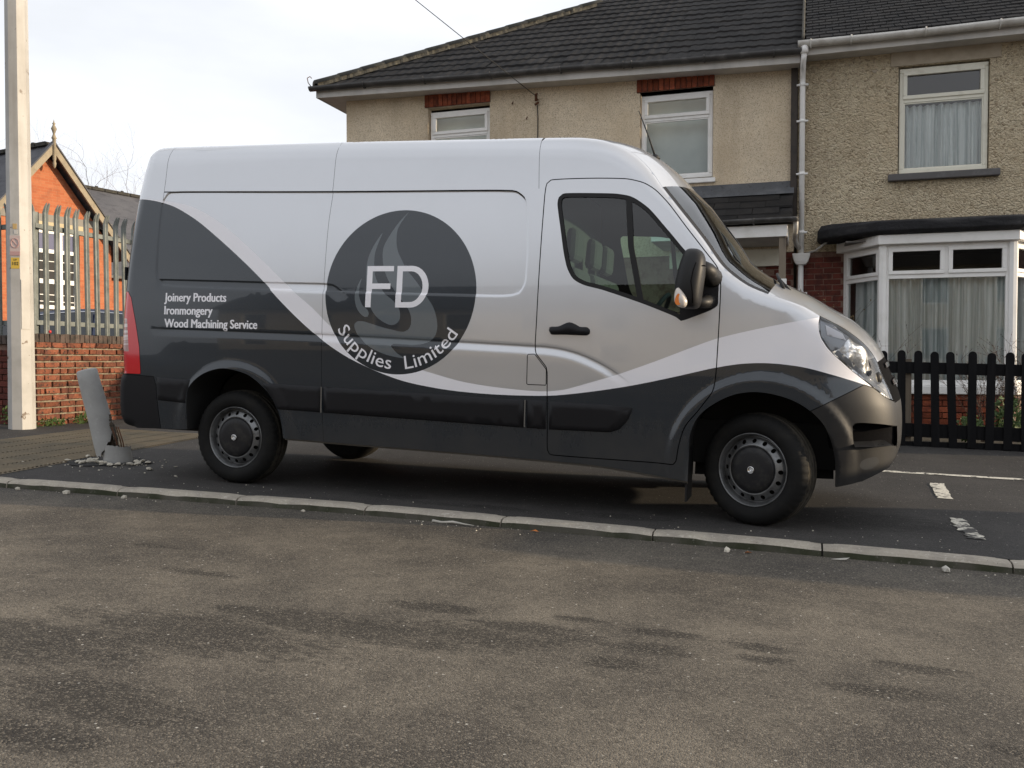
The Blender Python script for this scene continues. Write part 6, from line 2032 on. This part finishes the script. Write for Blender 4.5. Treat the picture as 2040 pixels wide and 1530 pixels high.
for lab, x, z, w, h, n in (('leafy green plant behind the right end of the picket fence', 6.12, .28, .20, .26, 190), ('low green leaves behind the fence left of the larger plant', 5.75, .18, .15, .16, 70)):
    e_ = empty('leafy_plant', (x, 5.3, .0), lab, 'plant')
    st2 = MB(); lf2 = MB()
    for k in range(9):
        a = r_.uniform(0, 6.3); st2.tube([(x, 5.3, .0), (x + .4 * w * cos(a), 5.3 + .1 * sin(a), h), (x + w * cos(a), 5.3 + .18 * sin(a), z + h * r_.uniform(.2, .9))], .004, 4, False)
    for i in range(n):
        d = r_.normal(0, 1, 3); d /= np.linalg.norm(d); rr = r_.uniform(.2, 1) ** .5
        c = Vector((x + d[0] * w * rr, 5.3 + d[1] * .17 * rr, z + d[2] * h * rr)); s_ = r_.uniform(.022, .05)
        t1 = Vector((r_.normal(0, .7), r_.normal(0, .5) - .3, r_.normal(0, .5))).normalized(); t2 = t1.cross(Vector((r_.normal(0, .4), -1, .7))).normalized()
        nn = t1.cross(t2) * s_ * .2
        lf2.add([c - t1 * s_, c - t2 * s_ * .62 + nn, c + t1 * s_, c + t2 * s_ * .62 + nn], [(0, 1, 2), (0, 2, 3)])
    st2.build('stems', M['weed'], e_); lf2.build('foliage', M['leaf'], e_)
for lab, x, y, w, h, n in (('green weeds at the foot of the brick wall beside the bollard', -4.52, 3.42, .20, .09, 160), ('small weeds at the wall foot next to the lamp post', -4.52, 2.88, .22, .07, 110)):
    e_ = empty('weed_clump', (x, y, pz(x, y)), lab, 'weeds')
    m = MB()
    leaves(m, (x, y, pz(x, y) + h * .6), n, .09, w, h, .012, .03, r_)
    m.build('foliage', M['weed'], e_)
e_ = empty('weed_clump', (-5.1, 2.7, pz(-5.1, 2.7)), 'dark weeds at the foot of the shaded wall, left edge', 'weeds')
m = MB(); leaves(m, (-4.95, 2.72, pz(-5, 2.7) + .12), 150, .16, .07, .2, .012, .03, r_); m.build('foliage', M['weed'], e_)

# ================================================================== school behind the fence
ga = math.atan2(.982, .19)
SC = empty('school_building', (-15.35, 13.4, .37), 'sunlit red brick school with steep gable, finial and slate roofs', 'school', rz=ga, shift=False)
def brickwall_mat():
    t = NT('school_brick')
    tc_ = t.n('TexCoord'); mp = t.n('Mapping'); mp.inputs['Rotation'].default_value = (pi / 2, 0, 0)
    t.l(tc_.outputs['Object'], mp.inputs['Vector'])
    b = t.n('TexBrick'); b.inputs['Scale'].default_value = 1
    b.inputs['Brick Width'].default_value = .225; b.inputs['Row Height'].default_value = .075; b.inputs['Mortar Size'].default_value = .006
    b.inputs['Color1'].default_value = (.40, .120, .052, 1); b.inputs['Color2'].default_value = (.47, .17, .080, 1); b.inputs['Mortar'].default_value = (.42, .18, .09, 1)
    b.inputs['Bias'].default_value = -.2
    t.l(mp.outputs[0], b.inputs['Vector'])
    t.color(t.mix(t.math('MULTIPLY', t.step(t.noise(3.5, 6, .75), .5, .72), .65), b.outputs['Color'], (.20, .075, .045)))
    t.b.inputs['Roughness'].default_value = .95
    t.bump(b.outputs['Fac'], .3, -.01)
    return t.m
M['sbrick'] = brickwall_mat()
AP = 6.33; SL = 1.18; HW = 1.95; c_ = .05; SZ = -.37
zf_ = lambda w: AP - .22 - SL * abs(w - c_) + SZ + .37 - .37 + .0
def gab(w): return AP - .25 - SL * abs(w - c_)
g = MB()
wo = (-.88, 1.0, .0, 4.03)                               # glazed opening (z relative to root)
pts = [(-HW + c_, -.5), (wo[0], -.5), (wo[0], wo[3]), (wo[1], wo[3]), (wo[1], -.5), (HW + c_, -.5), (HW + c_, gab(HW + c_)), (c_, gab(c_)), (-HW + c_, gab(-HW + c_))]
g.v = [(x, 0, z) for x, z in pts]; g.f = []
g.f = [(0, 1, 2, 8), (2, 3, 7), (2, 7, 8), (3, 4, 5, 6), (3, 6, 7)]
n0 = len(g.v)
g.add([(HW + c_, 0, -.5), (HW + c_, 9, -.5), (HW + c_, 9, gab(HW + c_)), (HW + c_, 0, gab(HW + c_))], [(0, 1, 2, 3)])
g.add([(-HW + c_, 0, -.5), (-HW + c_, 9, -.5), (-HW + c_, 9, gab(HW + c_)), (-HW + c_, 0, gab(HW + c_))], [(3, 2, 1, 0)])
g.build('gable_wall', M['sbrick'], SC)
MB().box(-HW + c_ - .0, HW + c_ + .02, -.03, .02, 4.24, 4.44).build('string_course', M['stone_g'], SC)
MB().box(-1.02, 1.12, -.04, .02, 4.035, 4.24).build('lintel', M['stone_c'], SC)
# roof slopes with bargeboards
ov = .32
for s_, nm in ((-1, 'roof'), (1, 'roof')):
    e0 = HW + .42
    v = []
    th = .07
    for dz in (0, th):
        for yy in (-ov, 9):
            v += [(c_, yy, AP - .12 + dz), (c_ + s_ * e0, yy, AP - .12 - SL * e0 + dz)]
    f = [(0, 1, 3, 2), (4, 6, 7, 5), (0, 4, 5, 1), (1, 5, 7, 3), (2, 3, 7, 6)]
    rs = mobj(nm, v, f, M['slate'], SC)
    b = MB()
    v = [(c_, -ov - .03, AP + .0), (c_ + s_ * (e0 + .02), -ov - .03, AP - SL * (e0 + .02)), (c_ + s_ * (e0 + .02), -ov - .03, AP - SL * (e0 + .02) - .27), (c_, -ov - .03, AP - .27)]
    v += [(x, -ov + .02, z) for x, y, z in v]
    b.add(v, [(0, 1, 2, 3) if s_ < 0 else (3, 2, 1, 0), (4, 5, 6, 7), (0, 4, 5, 1), (3, 2, 6, 7), (1, 5, 6, 2)])
    b.build('bargeboard', M['barge'], SC)
    cpv = MB(); cpv.add([(c_, -ov - .06, AP + .03), (c_ + s_ * (e0 + .05), -ov - .06, AP + .03 - SL * (e0 + .05)), (c_ + s_ * (e0 + .05), -ov + .1, AP + .03 - SL * (e0 + .05)), (c_, -ov + .1, AP + .03),
                         (c_, -ov - .06, AP - .02), (c_ + s_ * (e0 + .05), -ov - .06, AP - .02 - SL * (e0 + .05))], [(0, 1, 2, 3), (0, 4, 5, 1)])
    cpv.build('verge_slates', M['slate'], SC)
rt = MB()
for k in range(14):
    rt.obox((c_, .1 + k * .46, AP - .02), (1, 0, 0), (0, 1, 0), (0, 0, 1), .11, .21, .05)
    if k % 2: rt.obox((c_, .1 + k * .46, AP + .06), (1, 0, 0), (0, 1, 0), (0, 0, 1), .03, .05, .03)
rt.build('ridge_tiles', M['hip'], SC)
fn = MB().lathe([(.001, -.75), (.035, -.70), (.05, -.62), (.035, -.55), (.05, -.5), (.045, .02), (.07, .05), (.05, .09), (.028, .16), (.05, .24), (.075, .30), (.05, .35), (.025, .40), (.045, .44), (.02, .46), (.012, .50), (.001, .55)], (c_, -ov - .03, AP + .05), 14)
fn.build('finial', M['barge'], SC, True)
# glazed screen
sf = MB()
y0, y1 = .05, .12
for a, b in ((-.88, -.80), (-.42, -.33), (.40, .52), (.86, 1.0)): sf.box(a, b, y0, y1, 0, 4.02)
for a, b in ((3.95, 4.03), (3.42, 3.52), (2.60, 2.72), (1.92, 2.02)): sf.box(-.80, .86, y0 + .005, y1 - .005, a, b)
scr = sf.build('door_screen', M['upvc'], SC)
for a, b in ((-.80, -.42), (-.33, .40), (.52, .86)):
    MB().box(a, b, .08, .10, 3.52, 3.95).build('blue_panel', M['blue_panel'], scr)
    MB().box(a, b, .085, .10, .0, 3.42).build('glazing', M['dark'], scr)
    gb_ = MB()
    mid = (a + b) / 2
    gb_.box(mid - .012, mid + .012, .06, .075, .9, 3.42)
    for z in (3.2, 2.95, 2.3, 2.12, 1.7, 1.45, 1.2): gb_.box(a, b, .062, .073, z - .01, z + .01)
    gb_.build('glazing_bar', M['upvc'], scr)
MB().box(-.75, -.36, .055, .07, 0, 1.75).build('door', M['blue_panel'], scr)
# lower wing on the right
wg = MB()
wg.add([(HW, 1.0, -.5), (12, 1.0, -.5), (12, 1.0, 3.22), (HW, 1.0, 3.22)], [(0, 1, 2, 3)])
wg.add([(12, 1.0, -.5), (12, 8.2, -.5), (12, 8.2, 3.2), (12, 4.6, 6.2), (12, 1.0, 3.2)], [(0, 1, 2, 3, 4)])
wg.build('wing_wall', M['sbrick'], SC)
v = [(.2, .75, 3.05), (12.2, .75, 3.05), (12.2, 4.6, 6.33), (.2, 4.6, 6.33), (.2, 8.4, 3.05), (12.2, 8.4, 3.05)]
mobj('wing_roof', v, [(0, 1, 2, 3), (3, 2, 5, 4)], M['slate'], SC)
rt = MB()
for k in range(24):
    rt.obox((.4 + k * .5, 4.6, 6.35), (1, 0, 0), (0, 1, 0), (0, 0, 1), .235, .10, .05)
    if k % 2: rt.obox((.4 + k * .5, 4.6, 6.42), (1, 0, 0), (0, 1, 0), (0, 0, 1), .04, .03, .03)
rt.build('wing_ridge_tiles', M['hip'], SC)
MB().box(HW, 12, .70, .80, 2.98, 3.06).build('wing_gutter', M['gut_black'], SC)
for x0 in (3.75, 5.6, 7.4):
    w_ = MB(); frame_bars(w_, x0, x0 + 1.0, 1.9, 2.95, .93, .985, .07); w_.box(x0 + .07, x0 + .93, .94, .98, 2.36, 2.46)
    wo_ = w_.build('wing_window', M['upvc'], SC)
    MB().box(x0 + .05, x0 + .95, .985, .995, 1.95, 2.9).build('glazing', M['dark'], wo_)
    MB().box(x0 - .1, x0 + 1.1, .96, .998, 2.96, 3.2).build('window_head', M['stone_c'], SC)
# left range of the school
lr = MB()
lr.add([(-HW + c_, 1.0, -.5), (-12, 1.0, -.5), (-12, 1.0, 3.2), (-HW + c_, 1.0, 3.2)], [(3, 2, 1, 0)])
lr.build('wing_wall', M['sbrick'], SC)
v = [(-.2, .75, 3.05), (-12.2, .75, 3.05), (-12.2, 4.6, 6.33), (-.2, 4.6, 6.33)]
mobj('wing_roof', v, [(3, 2, 1, 0)], M['slate'], SC)
# steps' white handrail in front of the doors
HR = empty('handrail', (-14.6, 13.0, .37), 'white metal handrail in front of the school doors', 'handrail', rz=ga, shift=False)
hr = MB()
for k in range(2):
    hr.tube([(-.6, -1.6 + .0, .55 - k * .45), (.35, -1.2, 1.75 - k * .45), (.9, -1.2, 1.78 - k * .45)], .03, 6)
hr.build('rail', M['upvc'], HR, True)
MB().tube([(.35, -1.2, 0), (.35, -1.2, 1.75)], .03, 6).tube([(-.6, -1.6, 0), (-.6, -1.6, .55)], .03, 6).build('post', M['upvc'], HR, True)

# parked cars
def make_car(loc, rz, paintm, label):
    C = empty('parked_car', loc, label, 'car', rz=rz, shift=False)
    low = cr([(-1.62, .28), (-1.72, .55), (-1.60, .85), (-1.40, .93), (-.55, .98), (1.2, 1.0), (2.05, .95), (2.25, .75), (2.22, .35), (2.1, .25)], .12)
    MB().prism([tuple(p) for p in low], -.83, .83).build('body', paintm, C, bevel=.06)
    gh = cr([(-1.50, .93), (-1.05, 1.25), (-.62, 1.45), (.1, 1.55), (.9, 1.545), (1.6, 1.43), (1.98, 1.18), (2.08, .95)], .1)
    v = []; n = len(gh)
    for yy, k in ((-.80, 0), (-.66, 1), (.66, 1), (.80, 0)):
        for x, z in gh: v.append((x, yy if k == 0 else yy * (1 + .12 * (1.55 - z)), z if k else .95))
    mobj('roof', v, [(j * n + i, j * n + i + 1, (j + 1) * n + i + 1, (j + 1) * n + i) for j in range(3) for i in range(n - 1)], paintm, C, True)
    py = lambda z: .80 - .135 * (z - .95) / .6
    for s_ in (-1, 1):
        for x0, x1 in ((-1.15, -.42), (-.36, .62), (.70, 1.55)):
            pl = [(x, z - .07) for x, z in gh if x0 <= x <= x1] + [(x1, 1.0), (x0, 1.0)]
            MB().add([(x, s_ * (py(z) + .012), z) for x, z in pl], [tuple(range(len(pl)))[::s_ or 1]]).build('side_glass', M['carglass'], C)
        MB().tube([(x, s_ * (py(z - .05) + .015), z - .055) for x, z in gh if -1.2 < x < 1.7], .012, 6).build('window_trim', M['chrome'], C, True)
        MB().tube([(x, s_ * .835, .96) for x in np.linspace(-1.3, 1.9, 12)], .012, 6).build('waist_trim', M['chrome'], C, True)
        for wx in (-1.05, 1.5):
            MB().lathe([(.0001, -.1), (.2, -.1), (.3, -.09), (.31, 0), (.3, .09), (.0001, .1)], (wx, s_ * .78, .30), 24, 'y').build('wheel', M['tyre'], C, True)
    for i0, i1 in ((.0, .42), (.76, 1.0)):
        a, b = int(i0 * (n - 1)), int(i1 * (n - 1))
        vv = [(gh[i][0] + (-.012 if i0 == 0 else .012), yy, gh[i][1] + .012) for i in (a + 1, b - 1) for yy in (-.6, .6)]
        mobj('screen_glass', vv, [(0, 1, 3, 2)], M['carglass'], C)
    return C
make_car((-8.35, 7.25, .225), .318, M['carblue'], 'dark blue hatchback parked in the yard behind the palisade fence')
make_car((9.9, 1.25, gz(9.9)), 0, M['carblue'], 'dark hatchback parked in the next bay beyond the right edge of the picture')

# terrace across the road, behind the viewer
TE = empty('brick_terrace', (2, -27, 0), 'row of brick terraced houses on the far side of the road', 'houses')
hl = []
for k in range(-3, 4):
    for x, z0, z1 in ((-1.6, .9, 2.4), (1.5, .9, 2.4), (-1.6, 3.5, 4.9), (1.5, 3.5, 4.9)):
        hl.append((k * 6.2 + 2 + x - .6, k * 6.2 + 2 + x + .6, z0, z1))
tw_ = wall_holes(-20, 24, -.8, 5.4, hl, -27.0, -.12)
tw_.f = [q[::-1] for q in tw_.f]
tw_.build('wall', M['pebble'], TE)
MB().prism([(-20.2, -27 + .3), (0, 0)][:0] or [(0, 0), (1, 0), (0, 1)], 0, .001) if False else None
mobj('roof', [(-20.3, -26.65, 5.25), (24.3, -26.65, 5.25), (24.3, -30.6, 8.0), (-20.3, -30.6, 8.0), (24.3, -34.5, 5.25), (-20.3, -34.5, 5.25)], [(0, 3, 2, 1), (3, 5, 4, 2)], M['tile_p'], TE)
for a, b, c, d in hl:
    w_ = MB(); frame_bars(w_, a, b, c, d, -27.11, -27.06, .07); o_ = w_.build('window', M['upvc'], TE)
    mobj('pane', [(a, -27.10, c), (b, -27.10, c), (b, -27.10, d), (a, -27.10, d)], [(3, 2, 1, 0)], M['carglass'], o_)

# ================================================================== bare trees behind the school
def bare_tree(name, x, y, z, h, seed, label):
    r_ = np.random.default_rng(seed)
    e_ = empty(name, (x, y, z), label, 'tree', group='bare trees beyond the school')
    tk = MB(); tw = MB()
    def grow(p, d, ln_, rad__, lev):
        pts = [p]; rs = [rad__]
        k = 4
        for i in range(k):
            d = (d + Vector(r_.normal(0, .11 + .03 * lev, 3)) + Vector((0, 0, .06))).normalized()
            p = p + d * (ln_ / k); pts.append(p); rs.append(rad__ * (1 - .45 * (i + 1) / k))
        (tk if lev < 2 else tw).tube(pts, rs, 5 if lev < 2 else 3, False)
        if lev < 5:
            for i in range(2 if lev == 0 else 3):
                a = Vector(r_.normal(0, 1, 3)); a = (a - d * a.dot(d)).normalized()
                nd = (d * r_.uniform(.65, 1.0) + a * r_.uniform(.35, .75)).normalized()
                grow(pts[-1 - (i % 3 if lev else 0)], nd, ln_ * r_.uniform(.60, .82), rs[-1] * r_.uniform(.6, .8), lev + 1)
            grow(pts[-1], d, ln_ * .75, rs[-1] * .85, lev + 1)
    grow(Vector((x, y, z)), Vector((0, 0, 1)), h * .30, h * .013, 0)
    tk.build('trunk', M['bark_hazed'], e_, True); tw.build('crown', M['bark_hazed'], e_)
for i, (x, y, h) in enumerate(((-27.0, 26.0, 12.0), (-26.2, 29.2, 11.0), (-25.0, 32.0, 11.0), (-23.6, 34.5, 10.4), (-29.5, 25.5, 11.5))):
    bare_tree('bare_tree', x, y, .3, h, 30 + i, ['tallest bare tree rising beside the school gable', 'bare tree behind the school roof, second from the gable', 'bare tree above the middle of the slate wing roof', 'bare tree nearest the rear of the van roof', 'thin bare tree mostly hidden by the gable'][i])
